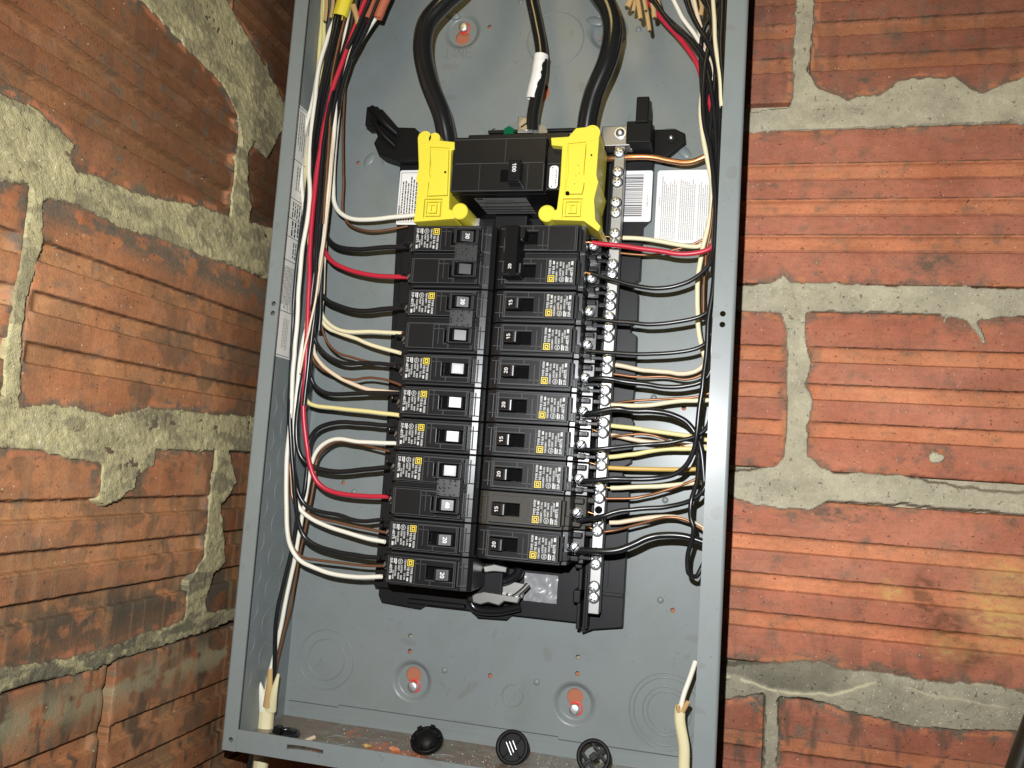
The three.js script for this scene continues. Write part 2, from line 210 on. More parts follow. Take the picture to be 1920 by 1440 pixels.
{ // the wall that carries the panel
  const J = [
    hband([[1380, 212], [1401, 210], [1480, 201], [1500, 150], [1517, 134], [1535, 163], [1590, 187], [1614, 178], [1655, 175], [1681, 152], [1725, 146], [1792, 143], [1821, 166], [1841, 175], [1885, 157], [1960, 130]], [[1380, 252], [1401, 250], [1500, 245], [1600, 243], [1700, 237], [1894, 228], [1910, 236], [1960, 234]]),
    hband([[1370, 537], [1389, 535], [1450, 529], [1468, 515], [1485, 529], [1564, 529], [1663, 535], [1768, 535], [1960, 543]], [[1370, 585], [1512, 585], [1622, 585], [1762, 590], [1771, 611], [1780, 593], [1815, 605], [1842, 648], [1850, 640], [1832, 603], [1960, 586]]),
    hband([[1350, 888], [1369, 886], [1456, 872], [1471, 857], [1520, 857], [1564, 889], [1622, 886], [1695, 892], [1768, 907], [1856, 921], [1960, 925]], [[1350, 926], [1369, 930], [1398, 942], [1450, 955], [1523, 958], [1550, 942], [1695, 945], [1797, 956], [1960, 968]]),
    hband([[1330, 1249], [1357, 1247], [1454, 1242], [1539, 1236], [1579, 1254], [1664, 1261], [1757, 1279], [1851, 1279], [1960, 1308]], [[1330, 1318], [1354, 1314], [1423, 1301], [1461, 1307], [1539, 1314], [1579, 1332], [1645, 1348], [1726, 1364], [1804, 1370], [1960, 1374]]),
    [[1493, -40], [1487, 100], [1485, 210], [1522, 180], [1515, 130], [1521, 100], [1532, -40]],
    [[1463, 580], [1476, 650], [1475, 760], [1470, 880], [1514, 880], [1516, 800], [1527, 752], [1512, 725], [1522, 680], [1513, 640], [1513, 580]],
    [[1434, 1290], [1431, 1480], [1458, 1480], [1461, 1290]],
    [[1738, 858], [1745, 846], [1768, 848], [1776, 860], [1760, 870], [1742, 868]],
  ];
  const W = [172, 420, -70, 650];
  const rows = [[-70, 66.5, [172, 221, 430]], [90, 216, [172, 430]], [239.5, 364.5, [172, 230, 430]], [387, 515, [172, 430]], [538, 664, [172, 228, 430]]];
  const B = []; for (const [c, d, xs] of rows) for (let i = 0; i + 1 < xs.length; i++) B.push([xs[i] + (i ? 5 : 0), Math.min(420, xs[i + 1] - 5), c, d]);
  // behind the panel, seen only through its screw holes
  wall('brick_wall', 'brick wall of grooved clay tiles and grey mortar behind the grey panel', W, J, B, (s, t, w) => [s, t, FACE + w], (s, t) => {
    const top = sm(480, 580, t), low = 1 - sm(60, 130, t);
    return [(1.0 - 0.40 * top + 0.10 * sm(370, 240, t) * sm(220, 260, t)) * (1 - 0.25 * low), 0.75 + 0.4 * low, 0.10 + 0.6 * low + 0.2 * top, 0.9 - 0.28 * low];
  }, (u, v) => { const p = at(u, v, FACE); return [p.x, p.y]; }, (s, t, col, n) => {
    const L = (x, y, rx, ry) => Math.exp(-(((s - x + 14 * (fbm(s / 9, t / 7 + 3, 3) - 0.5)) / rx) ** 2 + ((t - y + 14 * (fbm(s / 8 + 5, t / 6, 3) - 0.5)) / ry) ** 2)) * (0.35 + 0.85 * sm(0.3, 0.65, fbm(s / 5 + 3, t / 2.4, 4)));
    const y1 = Math.min(1, 1.0 * L(380, 143, 22, 22) + 0.9 * L(303, 152, 7, 7) + 0.8 * L(345, 116, 12, 7) + 0.6 * L(388, 175, 20, 9)), b1 = Math.min(1, 1.1 * L(327, 152, 8, 17) + 1.1 * L(343, 130, 12, 13) + 0.9 * L(360, 110, 12, 9));  // yellow light pool and brown shadow painted into the tile colour
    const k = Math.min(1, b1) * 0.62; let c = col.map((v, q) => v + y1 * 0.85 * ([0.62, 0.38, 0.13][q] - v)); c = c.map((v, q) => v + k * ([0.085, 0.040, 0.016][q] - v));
    const blot = Math.min(1, L(327, 412 - 8, 18, 7) * 1.2 + L(258, 215 - 8, 26, 6) + L(277, 555, 6, 4) + L(300, 590, 7, 9) * 0.6); return c.map((v, q) => v + blot * 0.8 * ([0.10, 0.085, 0.06][q] - v));
  }, (s, t, col, n) => {                                // pale lime seam and dark damp in the lowest joint
    if (t > 110) return col;
    const P = [[184, 76.5], [205, 75], [222, 70], [240, 71], [262, 73], [275, 76], [290, 84], [305, 87], [330, 82], [420, 76]]; let y = 76; for (let i = 0; i + 1 < P.length; i++) if (s >= P[i][0] && s < P[i + 1][0]) y = P[i][1] + (P[i + 1][1] - P[i][1]) * (s - P[i][0]) / (P[i + 1][0] - P[i][0]);
    const d = t - y + 3 * (fbm(s / 8, t / 8, 3) - 0.5), v = Math.exp(-((d / 1.0) ** 2)) * sm(0.3, 0.5, fbm(s / 12 + 5, 2, 3)) * (1 - 0.5 * sm(285, 300, s)), w = d > 0 ? 0.55 * sm(0, 4, d) * (1 - sm(255, 285, s + 16 * (fbm(s / 7, t / 7, 3) - 0.5))) : 0;
    return col.map((c, q) => { c = c * (1 - w * (0.6 + 0.4 * n)); return c + 0.6 * v * ([0.72, 0.66, 0.42][q] - c); });
  });
}
{ // the wall that runs toward the camera
  const J = [
    hband([[423, -60], [423, 0], [467, 73], [496, 122], [545, 215]], [[180, -60], [262, 0], [414, 157], [446, 219], [500, 300]]),
    hband([[-60, 150], [0, 172], [67, 204], [140, 271], [131, 306], [140, 318], [204, 335], [248, 359], [321, 376], [379, 388], [432, 405], [520, 430]], [[-60, 330], [0, 341], [55, 350], [61, 388], [87, 376], [143, 382], [157, 395], [233, 430], [292, 447], [417, 494], [520, 530]]),
    hband([[-60, 735], [0, 740], [44, 758], [87, 755], [140, 761], [204, 781], [277, 761], [350, 770], [520, 782]], [[-60, 838], [0, 842], [67, 845], [122, 860], [190, 872], [187, 918], [178, 936], [198, 953], [222, 936], [251, 918], [257, 895], [289, 872], [292, 845], [408, 845], [520, 850]]),
    hband([[-60, 1270], [0, 1252], [117, 1234], [204, 1214], [262, 1188], [335, 1168], [359, 1146], [373, 1150], [470, 1135]], [[-60, 1325], [0, 1303], [67, 1277], [117, 1271], [163, 1262], [233, 1233], [306, 1212], [365, 1192], [470, 1150]]),
    [[55, 375], [38, 488], [23, 564], [6, 652], [6, 760], [35, 760], [41, 622], [55, 535], [70, 500], [82, 456], [79, 380]],
    [[405, 835], [402, 883], [391, 930], [388, 982], [382, 1041], [350, 1093], [345, 1170], [390, 1170], [385, 1128], [400, 1079], [423, 1055], [420, 1012], [414, 947], [446, 907], [423, 835]],
    [[410, 140], [446, 222], [452, 271], [437, 292], [440, 321], [432, 365], [432, 420], [460, 430], [472, 388], [464, 344], [464, 292], [481, 262], [501, 228], [525, 225], [500, 120]],
  ];
  const zv = (u, v) => atX(u, v, LW).z;
  const W = [0, 400, -70, 700], vA = zv(449, 290), vB = zv(45, 540), vC = zv(395, 990);
  const B = [[2, vA - 2, 388, 512], [vA + 4, 396, 388, 512], [2, 140, 537, 663], [150, 396, 537, 663], [2, vB - 4, 240, 364], [vB + 4, 398, 240, 364], [2, vC - 2, 92, 216], [vC + 4, 396, 92, 216], [2, 190, -58, 74], [198, 396, -58, 74]];
  const place = (s, t, w) => [LW + w, t, s]; place.flip = true;
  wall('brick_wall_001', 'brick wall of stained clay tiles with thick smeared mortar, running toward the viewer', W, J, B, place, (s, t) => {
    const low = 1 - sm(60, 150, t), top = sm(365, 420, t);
    return [(1.0 - 0.58 * top * (1 - 0.45 * sm(170, 340, s))) * (1 - 0.2 * low), 1.0, 0.25 + 0.7 * low, 0.86 - 0.2 * low];  // upper tiles dimmed, less toward the viewer: light falloff put into colour
  }, (u, v) => { const p = atX(u, v, LW); return [p.z, p.y]; }, (s, t, col, n) => {   // damp smears of old mortar and dripping soot on the lower tiles
    const k = fbm(s / 12 + 2, t / 9 + 4, 4), up = Math.exp(-(((t - 112) / 17) ** 2)) * sm(0.42, 0.56, k + 0.1 * fbm(s / 3, t / 30, 2)), dn = Math.exp(-(((t - 62) / 12) ** 2)) * sm(0.42, 0.6, fbm(s / 15 + 30, t / 12, 4));
    const lo = Math.exp(-(((t - 236) / 10) ** 2)) * sm(0.45, 0.6, fbm(s / 12 + 8, t / 8, 4)), mid = Math.exp(-(((t - 356) / 9) ** 2)) * sm(0.35, 0.5, fbm(s / 14 + 50, t / 8, 3));
    const soil = Math.max(0, Math.min(1, 1.3 * sm(0.50, 0.62, fbm(s / 24 + 60, t / 20, 4)))) * (1 - sm(250, 420, t)) * (1 - 0.5 * sm(150, 300, s)), cor = (1 - sm(60, 125, s)) * 0.5; col = col.map((v, q) => v * (1 - cor) + (0.55 * soil) * ([0.10, 0.075, 0.048][q] - v * (1 - cor)));  // cor: shade toward the inner corner, painted into the tile colour
    let c = col.map((v, q) => v + 0.85 * Math.min(1, up) * ([0.075, 0.066, 0.047][q] - v)); c = c.map((v, q) => v + 0.75 * dn * ([0.30, 0.27, 0.16][q] - v));
    c = c.map((v, q) => v + 0.8 * Math.max(lo, mid) * ([0.12, 0.108, 0.08][q] * (0.7 + 0.6 * n) - v));
    const drip = sm(0.60, 0.68, fbm(s / 5, 3, 2)) * sm(0.3, 0.7, fbm(s / 3 + 9, t / 50, 3)) * (1 - sm(190, 330, t)) * 0.3; return c.map((v, q) => v + drip * ([0.40, 0.24, 0.12][q] - v));
  }, (s, t, col) => { const g = 0.5 * sm(0.5, 0.64, fbm(s / 18 + 4, t / 9 + 3, 4)) + 0.35 * (1 - sm(50, 130, s)); col = col.map((v, q) => v + Math.min(0.75, g) * ([0.15, 0.125, 0.08][q] - v)); return t < 130 ? col.map((v, q) => v + 0.7 * sm(0.45, 0.6, fbm(s / 14, t / 7, 4)) * ([0.09, 0.082, 0.058][q] - v)) : col; });  // mortar darkened toward the corner too, shade put into its colour
}
{ // the same tiles go on behind the panel and show through its holes
  const w = scene.children.find(o => o.name === 'brick_wall'), m = mat(lin(0.40, 0.145, 0.075), 0.85, 0, { bumpMap: speck, bumpScale: 0.0005 }), mo = mat(lin(0.30, 0.28, 0.2), 0.9);
  for (const [c, d] of [[-70, 66.5], [90, 216], [239.5, 364.5], [387, 515], [538, 664], [687, 760]]) for (const [a, b] of [[-205, 20], [30, 172]]) part('brick', box(a, b, c, d, -20, FACE, 1), m, w);
  part('mortar', box(-206, 172, -70, 760, -24, FACE - 2), mo, w);
}

// ------------------------------------------------------------ the panel box
const D = 94.8, HW = 181, TOP = 758;
const panel = thing('electrical_panel_box', 'open grey steel electrical panel box holding all the breakers', 'electrical panel');
const SCREWS = [[-66.4, 618, -1], [-66.1, 38.1, 1], [71, 37.6, 1], [66, 610, -1]];
{
  const back = poly([[-HW + 1.2, 1.2], [HW - 1.2, 1.2], [HW - 1.2, TOP - 1.2], [-HW + 1.2, TOP - 1.2]]);
  const small = [[144.3, 123.3], [71.9, 79], [72.2, 66.2], [0.7, 55.8], [-70.6, 79.7], [-70, 67.2], [-40.8, 615.4], [-143.3, 202.7], [145.3, 282.6], [-156.1, 492], [66, 511], [76, 513], [-30, 519]];
  for (const [x, y] of small) back.holes.push(circlePath(x, y, 1.9));
  for (const [x, y, q] of SCREWS) back.holes.push(circlePath(x, y + 5 * q, 17.5));
  back.holes.push(circlePath(9, 552, 9));
  part('back_sheet', uvMM(ext(back, -1.2, 0, 0, 24), 0.0042), M.paint, panel);
  for (const [x, y, s] of SCREWS) {                      // dished mounting holes
    const L = [[17.5, 0.02], [16.4, -0.25], [15.2, -1.2], [14, -2.6], [13, -3.4], [12.2, -3.6]].map(p => new THREE.Vector2(p[0], p[1]));
    const dish = new THREE.LatheGeometry(L, 32).rotateX(Math.PI / 2).translate(x, y + 5 * s, 0);
    const flat = new THREE.Shape(); flat.absarc(x, y + 5 * s, 12.4, 0, Math.PI * 2); const k = new THREE.Path();
    for (let a = 0; a <= 20; a++) { const q = -0.95 + a / 20 * (Math.PI + 1.9), px = x + 6.6 * Math.cos(q), py = y + s * (9.6 + 6.6 * Math.sin(q)); a ? k.lineTo(px, py) : k.moveTo(px, py); } for (let a = 0; a <= 10; a++) { const q = Math.PI + a / 10 * Math.PI; k.lineTo(x + 3 * Math.cos(q), y + s * (0.5 + 3 * Math.sin(q))); } k.closePath(); flat.holes.push(k);
    part('mounting_dish', [dish, ext(flat, -4.3, -3.55, 0, 24)], M.paint, panel);
  }
  for (const s of [-1, 1]) {
    const o = [[s * HW, 0], [s * HW, D - 2.2]]; for (let k = 1; k <= 6; k++) { const a = k / 6 * Math.PI / 2; o.push([s * (HW - 2.2 + 2.2 * Math.cos(a)), D - 2.2 + 2.2 * Math.sin(a)]); }
    o.push([s * (HW - 3), D], [s * (HW - 3), D - 1.2], [s * (HW - 1.2), D - 2.2], [s * (HW - 1.2), 0]);
    part('side_wall', uvMM(side(s < 0 ? o : o.reverse(), 0, TOP), 0.0042, 1, 2), M.paint, panel);
    const x0 = s < 0 ? -HW + 3 : 166, x1 = s < 0 ? -168 : HW - 3, f = poly([[x0, 0], [x1, 0], [x1, TOP], [x0, TOP]]);
    for (const y of [334.2, 341.8]) f.holes.push(circlePath(s * 172.6, y, 2));
    f.holes.push(circlePath(s * 173, 8, 1.9));
    part('front_flange', uvMM(ext(f, D - 1.2, D, 0, 16), 0.0042), M.paint, panel);
  }
  const fb = poly([[-168, 0.2], [166, 0.2], [166, 16], [-168, 16]]), sl = new THREE.Path();
  sl.moveTo(-127, 7.6); sl.lineTo(-127, 11); sl.quadraticCurveTo(-112, 12.2, -97.5, 11); sl.lineTo(-97.5, 8); sl.quadraticCurveTo(-112, 9.6, -127, 7.6); fb.holes.push(sl);
  part('lower_flange', uvMM(ext(fb, D - 1.7, D - 0.5, 0, 16), 0.0042), M.paint, panel);
  part('top_wall', box(-HW + 1.2, HW - 1.2, TOP - 1.2, TOP, 0, D - 2), M.paint, panel);
  part('top_flange', box(-168, 166, TOP - 16, TOP - 0.2, D - 1.7, D - 0.5), M.paint, panel);
  part('folded_tab', [box(-176, 176, 1.3, 13.5, 0.02, 0.7), box(-130, 60, 13.5, 15.5, 0.02, 0.7)], M.paint, panel);
  part('seam_shade', [box(-176, -130, 13.5, 14.1, 0.02, 0.3), box(60, 176, 13.5, 14.1, 0.02, 0.3), box(-130, 60, 15.5, 16.1, 0.02, 0.3)], mat(lin(0.07, 0.08, 0.08), 0.8), panel);  // dark strips drawn for the shade in the folded seam
  const dirt = canvasTex(1024, 256, (g, w, h) => {
    g.fillStyle = '#8b8d89'; g.fillRect(0, 0, w, h);
    for (let i = 0; i < 5200; i++) { const x = rnd() * w, y = rnd() * h, a = x < w * 0.6 ? 0.12 : 0.06; g.fillStyle = `rgba(${92 + rnd() * 40},${74 + rnd() * 30},${58 + rnd() * 24},${a})`; g.beginPath(); g.ellipse(x, y, 4 + rnd() * 26, 3 + rnd() * 9, rnd(), 0, 7); g.fill(); }
    for (const [cx, cy, n, sx] of [[300, 120, 60, 34], [370, 150, 200, 70], [210, 60, 30, 24], [180, 200, 24, 20]]) for (let i = 0; i < n; i++) { g.fillStyle = `rgba(${176 + rnd() * 40},${92 + rnd() * 30},${56 + rnd() * 24},.5)`; g.beginPath(); g.ellipse(cx + (rnd() + rnd() - 1) * sx, cy + (rnd() + rnd() - 1) * 40, 2 + rnd() * 9, 1 + rnd() * 5, rnd() * 3, 0, 7); g.fill(); }
    for (let i = 0; i < 900; i++) { const v = rnd() > 0.5 ? 225 : 40; g.fillStyle = `rgba(${v},${v - 6},${v - 20},.8)`; const x = w * (0.2 + 0.8 * Math.sqrt(rnd())); g.fillRect(x, rnd() * h, 1 + rnd() * 2, 1 + rnd() * 2); }
  });
  const fl = poly([[-HW + 1.2, 0], [HW - 1.2, 0], [HW - 1.2, -(D - 2)], [-HW + 1.2, -(D - 2)]]); fl.holes.push(circlePath(-152, -50, 11));
  part('floor_wall', uvFit(ext(fl, -1.2, 0)).rotateX(-Math.PI / 2).translate(0, 1.3, 0), mat(lin(1, 1, 1), 0.3, 0, { map: dirt, bumpMap: orange, bumpScale: 0.00002 }), panel);
  for (const [x, z, r] of [[-110, 42, 11], [-20, 48, 11], [60, 46, 14], [115, 46, 14]]) part('knockout_ring', ring(0, 0, 0, r, 0.35).rotateX(Math.PI / 2).translate(x, 1.4, z), M.paint, panel);
  for (const [x, y, rs] of [[143.5, 46.3, [29, 25.5, 18.5, 15]], [-144.8, 51.8, [25, 17]], [20, 600, [25]], [20.5, 42.7, [8.5]]]) for (const r of rs) part('knockout_ring', ring(x, y, -0.05, r, 0.6), M.paint, panel);
  for (let i = 0; i < 9; i++) for (const z of [72, 40]) { const y = 262 - i * 27 + (z > 60 ? 0 : 12); part('knockout_ring', ring(0, 0, 0, z > 60 ? 10.5 : 12, 0.3).rotateY(Math.PI / 2).translate(-HW + 1.2, y, z), M.paint, panel); }
  for (const [x, y] of [[134.4, 130.1], [-38.5, 55.3], [39.5, 55.5], [-132.6, 195.7], [134.2, 208.4], [-71, 105], [-120, 120], [121, 290], [92, 605], [-14, 637]]) part('dimple', new THREE.SphereGeometry(2.6, 14, 8).scale(1, 1, 0.6).translate(x, y, 0), M.paint, panel);
  for (const [u, v, a] of [[693, 300, -0.6], [728, 296, -0.6], [1282, 285, 0.8], [1262, 250, 1.2], [1116, 40, 1.3], [848, 28, 1.3]]) { const p = at(u, v, 0); part('pressed_rib', new THREE.SphereGeometry(1, 16, 8).scale(4.4, 8, 2.2).rotateZ(a).translate(p.x, p.y, -0.4), M.paint, panel); }
  // pressed lettering
  const bar = (x0, y0, x1, y1) => { const l = Math.hypot(x1 - x0, y1 - y0); return new THREE.CapsuleGeometry(0.5, l, 3, 6).rotateZ(Math.atan2(y1 - y0, x1 - x0) - Math.PI / 2).translate((x0 + x1) / 2, (y0 + y1) / 2, 0.1); };
  const X = -79, Y = 588, S = 7, H = 9;
  part('pressed_lettering', [bar(X, Y, X, Y + H), bar(X, Y, X + 4, Y), bar(X + S, Y, X + S, Y + H), bar(X + S + 3, Y, X + S + 3, Y + H), bar(X + S + 3, Y + H, X + S + 8, Y), bar(X + S + 8, Y, X + S + 8, Y + H), bar(X + 18, Y, X + 18, Y + H), bar(X + 18, Y, X + 22.5, Y), bar(X + 18, Y + H, X + 22.5, Y + H), bar(X + 18, Y + H / 2, X + 22, Y + H / 2)], M.paint, panel);
  part('pressed_lettering', [bar(58, 588, 63, 588), bar(58, 597, 63, 597), bar(82, 588, 82, 597), bar(76, 597, 82, 597), bar(58, 592.5, 62, 592.5)], M.paint, panel);
}
// stickers on the box
const scribble = (g, x, y, w, h, lines, col, fs) => { g.fillStyle = col; for (let i = 0; i < lines; i++) { let px = x; const yy = y + i * h / lines; while (px < x + w * (0.8 + 0.2 * rnd())) { const l = fs * (0.6 + 2.2 * rnd()); g.fillRect(px, yy, Math.min(l, x + w - px), h / lines * 0.46); px += l + fs * 0.45; } } };
{
  const t1 = canvasTex(220, 1500, (g, w, h) => {
    g.fillStyle = '#e9e7df'; g.fillRect(0, 0, w, h); g.strokeStyle = '#26241f'; g.lineWidth = 3;
    const ys = [12, 330, 560, 680, 790, 930, 1230, 1488];
    for (let i = 0; i < ys.length - 1; i++) { g.strokeRect(10, ys[i], w - 20, ys[i + 1] - ys[i]); }
    g.save(); g.translate(w - 22, 30); g.rotate(Math.PI / 2); g.fillStyle = '#222'; g.font = 'bold 24px sans-serif'; g.fillText('DANGER', 10, 16); scribble(g, 0, 50, 260, 110, 4, '#8a877c', 9);
    scribble(g, 330, 40, 160, 90, 3, '#77746a', 10); scribble(g, 545, 24, 100, 120, 4, '#333', 16); scribble(g, 660, 20, 90, 120, 3, '#333', 14); scribble(g, 780, 30, 100, 60, 2, '#333', 14); scribble(g, 935, 20, 270, 150, 9, '#66635a', 6); scribble(g, 1240, 40, 200, 80, 4, '#a5a298', 7); g.restore();
  });
  const g1 = new THREE.PlaneGeometry(27, 213).rotateY(Math.PI / 2).translate(-HW + 1.2 + 0.15, 409.5, 62);
  const m1 = part('label_sticker', g1, mat(lin(1, 1, 1), 0.5, 0, { map: t1 }), panel); m1.userData.label = 'tall white printed label on the inner side of the box';
  const t2 = canvasTex(1024, 1280, (g, w, h) => {
    g.fillStyle = '#efeeee'; g.fillRect(0, 0, w, h); g.save(); g.translate(0, h); g.rotate(-Math.PI / 2);   // text runs up the label
    g.fillStyle = '#55524f'; g.font = '26px sans-serif'; g.fillText('HOM2448-100', 640, 62);
    for (let c = 0; c < 3; c++) scribble(g, 60 + c * 0, 90 + c * 310, 1120, 270, 8, '#a7a5a2', 16); g.restore();
  });
  const g2 = uvFit(new THREE.ShapeGeometry(roundRect(114.6, 164, 418, 480, 2.5), 6)).translate(0, 0, 0.25);
  const m2 = part('label_sticker', g2, mat(lin(1, 1, 1), 0.45, 0, { map: t2 }), panel); m2.userData.label = 'white sticker of fine grey print on the back sheet';
}
// screws that hold the box to the bricks
const phillips = (x, y, z, r, h, ang = 0.5, m = 1) => { const gs = []; const L = [[0, h], [r * 0.5, h * 0.97], [r * 0.84, h * 0.84], [r * 0.97, h * 0.5], [r, 0]].map(p => new THREE.Vector2(p[0], p[1])).reverse();
  gs.push(new THREE.LatheGeometry(L, 20).rotateX(Math.PI / 2)); return gs.map(g => g.rotateZ(ang).translate(x, y, z)); };
const slots = (x, y, z, r, ang, m = 1) => [box(-r * 0.72, r * 0.72, -r * 0.14 * m, r * 0.14 * m, -0.5, 0.12), box(-r * 0.14 * m, r * 0.14 * m, -r * 0.72, r * 0.72, -0.5, 0.1)].map(g => g.rotateZ(ang).translate(x, y, z));
SCREWS.slice(0, 3).forEach(([x, y, q], i) => {
  const s = thing('mounting_screw', ['zinc screw with red plug in the dished hole above the pressed word LINE', 'zinc screw in red wall plug below the brick-coloured hole, nearest the sheathed cable', 'zinc screw in the lower dished hole above the black plug with open slots'][i], 'screw', null, [x, y, -3.4]);
  part('screw_head', phillips(0, 0, 0.6, 4.6, 2.6), M.zinc, s); part('drive_recess', slots(0, 0, 2.9, 4.2, 0.4 + i), M.hole, s);
  part('wall_plug', [new THREE.TorusGeometry(4.6, 0.7, 8, 24).scale(1.1, 1.1, 0.7).translate(1.0, 0.6 * q, -0.3), cyl(0.5, q, -8, -0.8, 4.2)], M.red, s);
});

// ------------------------------------------------------------ black base that carries the breakers
const base = thing('breaker_base', 'black plastic breaker base with a silver neutral bar of screws', 'breaker base');
{
  const out = poly([[-110, 508], [-110, 486], [-104, 300], [-97, 112], [-94, 107], [-60, 105], [-54, 109], [-16, 108], [-10, 103], [14, 104], [18, 108], [73, 108], [76, 100], [84, 104], [107, 108], [107, 222], [101, 226], [101, 232], [107, 236], [107.5, 268], [105, 272], [107, 300], [106, 338], [101, 341], [101, 347], [106, 351], [105.5, 372], [101, 375], [101, 381], [106, 385], [106, 430], [112, 436], [112, 508]]);
  part('base_plate', ext(out, 3, 13, 0.6), M.blackBase, base);
  part('base_plate_rib', [box(-30, 60, 509, 512, 3, 18, 1), box(-98, -70, 120, 420, 13, 22, 1), box(73, 76, 106, 486, 12, 30, 0.8), box(79, 81.5, 106, 486, 12, 26, 0.8), box(81, 106, 131, 134, 12, 15, 0.5), box(92.5, 94, 138, 158, 12.5, 15.5), box(92.5, 94, 250, 270, 12.5, 15.5), box(-69, -20, 110, 113, 12, 20, 0.6), ...[126, 152, 178, 203].map(y => box(70, 76, y, y + 10, 12, 34, 1.2)), cyl(88, 116, 12, 14, 4.4)], M.blackBase, base);
  part('bus_support', [box(-14, 14, 118, 432, 10, 34, 1.5), box(-70, -52, 126, 414, 10, 26, 1), box(52, 70, 158, 414, 10, 26, 1)], M.blackBase, base);
  // bracket ears at the upper end
  const earL = poly([[-134, 530], [-126, 531], [-110, 514], [-94, 513], [-86, 506], [-86, 484], [-108, 484], [-126, 490], [-131, 500], [-128, 506], [-135, 520]]);
  part('bracket_ear', [ext(earL, 4, 26, 1.5), box(-137, -126, 512, 530, 20, 34, 1.5).rotateZ(0.0), tube([V3(-132, 528, 34), V3(-118, 514, 36), V3(-108, 506, 30)], 3.2), tube([V3(-133, 521, 32), V3(-120, 505, 34), V3(-110, 496, 28)], 2.2)], M.plug, base);
  const earR = poly([[92, 508], [92, 487], [118, 484], [128, 492], [137, 500], [136, 507], [128, 511], [112, 511]]); earR.holes.push(circlePath(125, 503, 2));
  part('bracket_ear', [ext(earR, 4, 12, 1.2), box(92, 112, 487, 505, 10, 44, 1.2), box(99, 109, 503, 524, 12, 46, 1), cyl(125, 503, 4, 12.6, 4.6).scale(1, 1, 1)], M.plug, base);
  const pin = part('bracket_pin', ballAt(V3(125, 503, 12.5), 2.1), M.zinc, base);
  part('neutral_bridge', [box(8, 96, 486, 502, 26, 32, 0.8), box(72, 95, 486, 502.5, 30, 41, 0.8)], M.alu, base);
  part('bridge_bolt', [cyl(87, 496, 41, 42.2, 4.6), new THREE.SphereGeometry(3.6, 18, 8, 0, 7, 0, 1.57).rotateX(Math.PI / 2).translate(87, 496, 42)], M.zinc, base);
  part('neutral_lug', [box(4, 17, 496, 510, 28, 48, 0.6), cyl(22, 498, 26, 44, 6)], M.alu, base);
  part('lug_screw', [cyl(10.4, 502.5, 48, 49.2, 4.8)], M.steel, base);
  part('lug_screw_slot', [box(6.4, 14.4, 501.9, 503.1, 48.8, 49.3).translate(-10.4, -502.5, 0).rotateZ(0.6).translate(10.4, 502.5, 0)], M.hole, base);
  const gs = part('bonding_screw', [new THREE.CylinderGeometry(4.6, 5, 6, 6).rotateX(Math.PI / 2).translate(-4, 499, 42)], M.green, base); gs.userData.label = 'green bonding screw';
  // neutral bar
  const nb = part('neutral_bar', box(83.2, 91.4, 120.3, 486, 27, 40, 0.5), M.alu, base);
  const spots = []; spots.push([480.6]); for (let k = 0; k < 14; k++) { const y = 460.5 - k * 24.92; spots.push([y + 4.1], [y - 4.2]); if (k === 5) spots.push([y + 11.6]); if (k === 10) spots.push([y - 13.0]); }
  const HOLE = spots.findIndex(([y]) => Math.abs(y - (460.5 - 249.2 - 13.0)) < 0.1);
  spots.forEach(([y], i) => {
    if (i === HOLE) return;
    part('screw_shade', cyl(86.9, y, 39, 40.12, 4.45, 4.45, 22), M.hole, nb);  // black disc painting a ring of shade around each screw head
    const ang = rr(0, 3.1), x = 86.7 + rr(-0.25, 0.25), h = rr(0.6, 1.5), g = [...phillips(0, 0, 0, 4.1, 2.0, ang), cyl(0, 0, -h, 0.1, 3.9)];
    const s = part('terminal_screw', g.map(q => q.translate(x, y, 40 + h)), M.zinc, nb);
    const q = slots(x, y, 41.86 + h, 3.4, ang, 0.95); const d = part('screw_slot', q, M.hole, nb);
  });
  part('empty_screw_hole', cyl(86.9, spots[HOLE][0], 39, 40.15, 3), M.hole, nb);
  // bus stabs left open at the lower end, with clear film over the base
  const p = (u, v, z) => at(u, v, z), pl = (pts, z0, z1, b = 0.3) => ext(poly(pts.map(([u, v]) => { const q = p(u, v, z1); return [q.x, q.y]; })), z0, z1, b);
  part('bus_stab', [pl([[912, 1098], [918, 1082], [985, 1096], [978, 1122], [908, 1112]], 26, 30), pl([[884, 1114], [905, 1110], [975, 1120], [970, 1132], [945, 1128], [935, 1136], [915, 1130], [900, 1134], [886, 1130]], 30, 36, 0.8)], M.steel, base);
  part('bus_stab', [pl([[905, 1062], [925, 1058], [950, 1064], [948, 1074], [925, 1072], [908, 1074]], 38, 42, 0.8)], M.steel, base);
  part('stab_spring', tube([[955, 1115], [950, 1122], [962, 1120], [984, 1103], [990, 1096]].map(([u, v]) => p(u, v, 33)), 2.2), M.steel, base);
  part('stab_cradle', [tube([[900, 1080], [940, 1092], [968, 1080], [975, 1066]].map(([u, v]) => p(u, v, 28)), 4), tube([[880, 1120], [890, 1140], [930, 1146], [975, 1138]].map(([u, v]) => p(u, v, 24)), 3.4)], M.blackGloss, base);
  const fg = new THREE.PlaneGeometry(27, 22, 18, 14); { const a = fg.attributes.position; for (let i = 0; i < a.count; i++) a.setZ(i, 3.0 * (fbm(a.getX(i) / 4 + 3, a.getY(i) / 4, 3) - 0.5) + 0.5 * Math.abs(Math.sin(a.getX(i) * 0.35 + a.getY(i) * 0.12))); fg.computeVertexNormals(); }
  part('clear_film', fg.translate(41, 132, 15), M.film, base).userData.label = 'wrinkled clear plastic film';
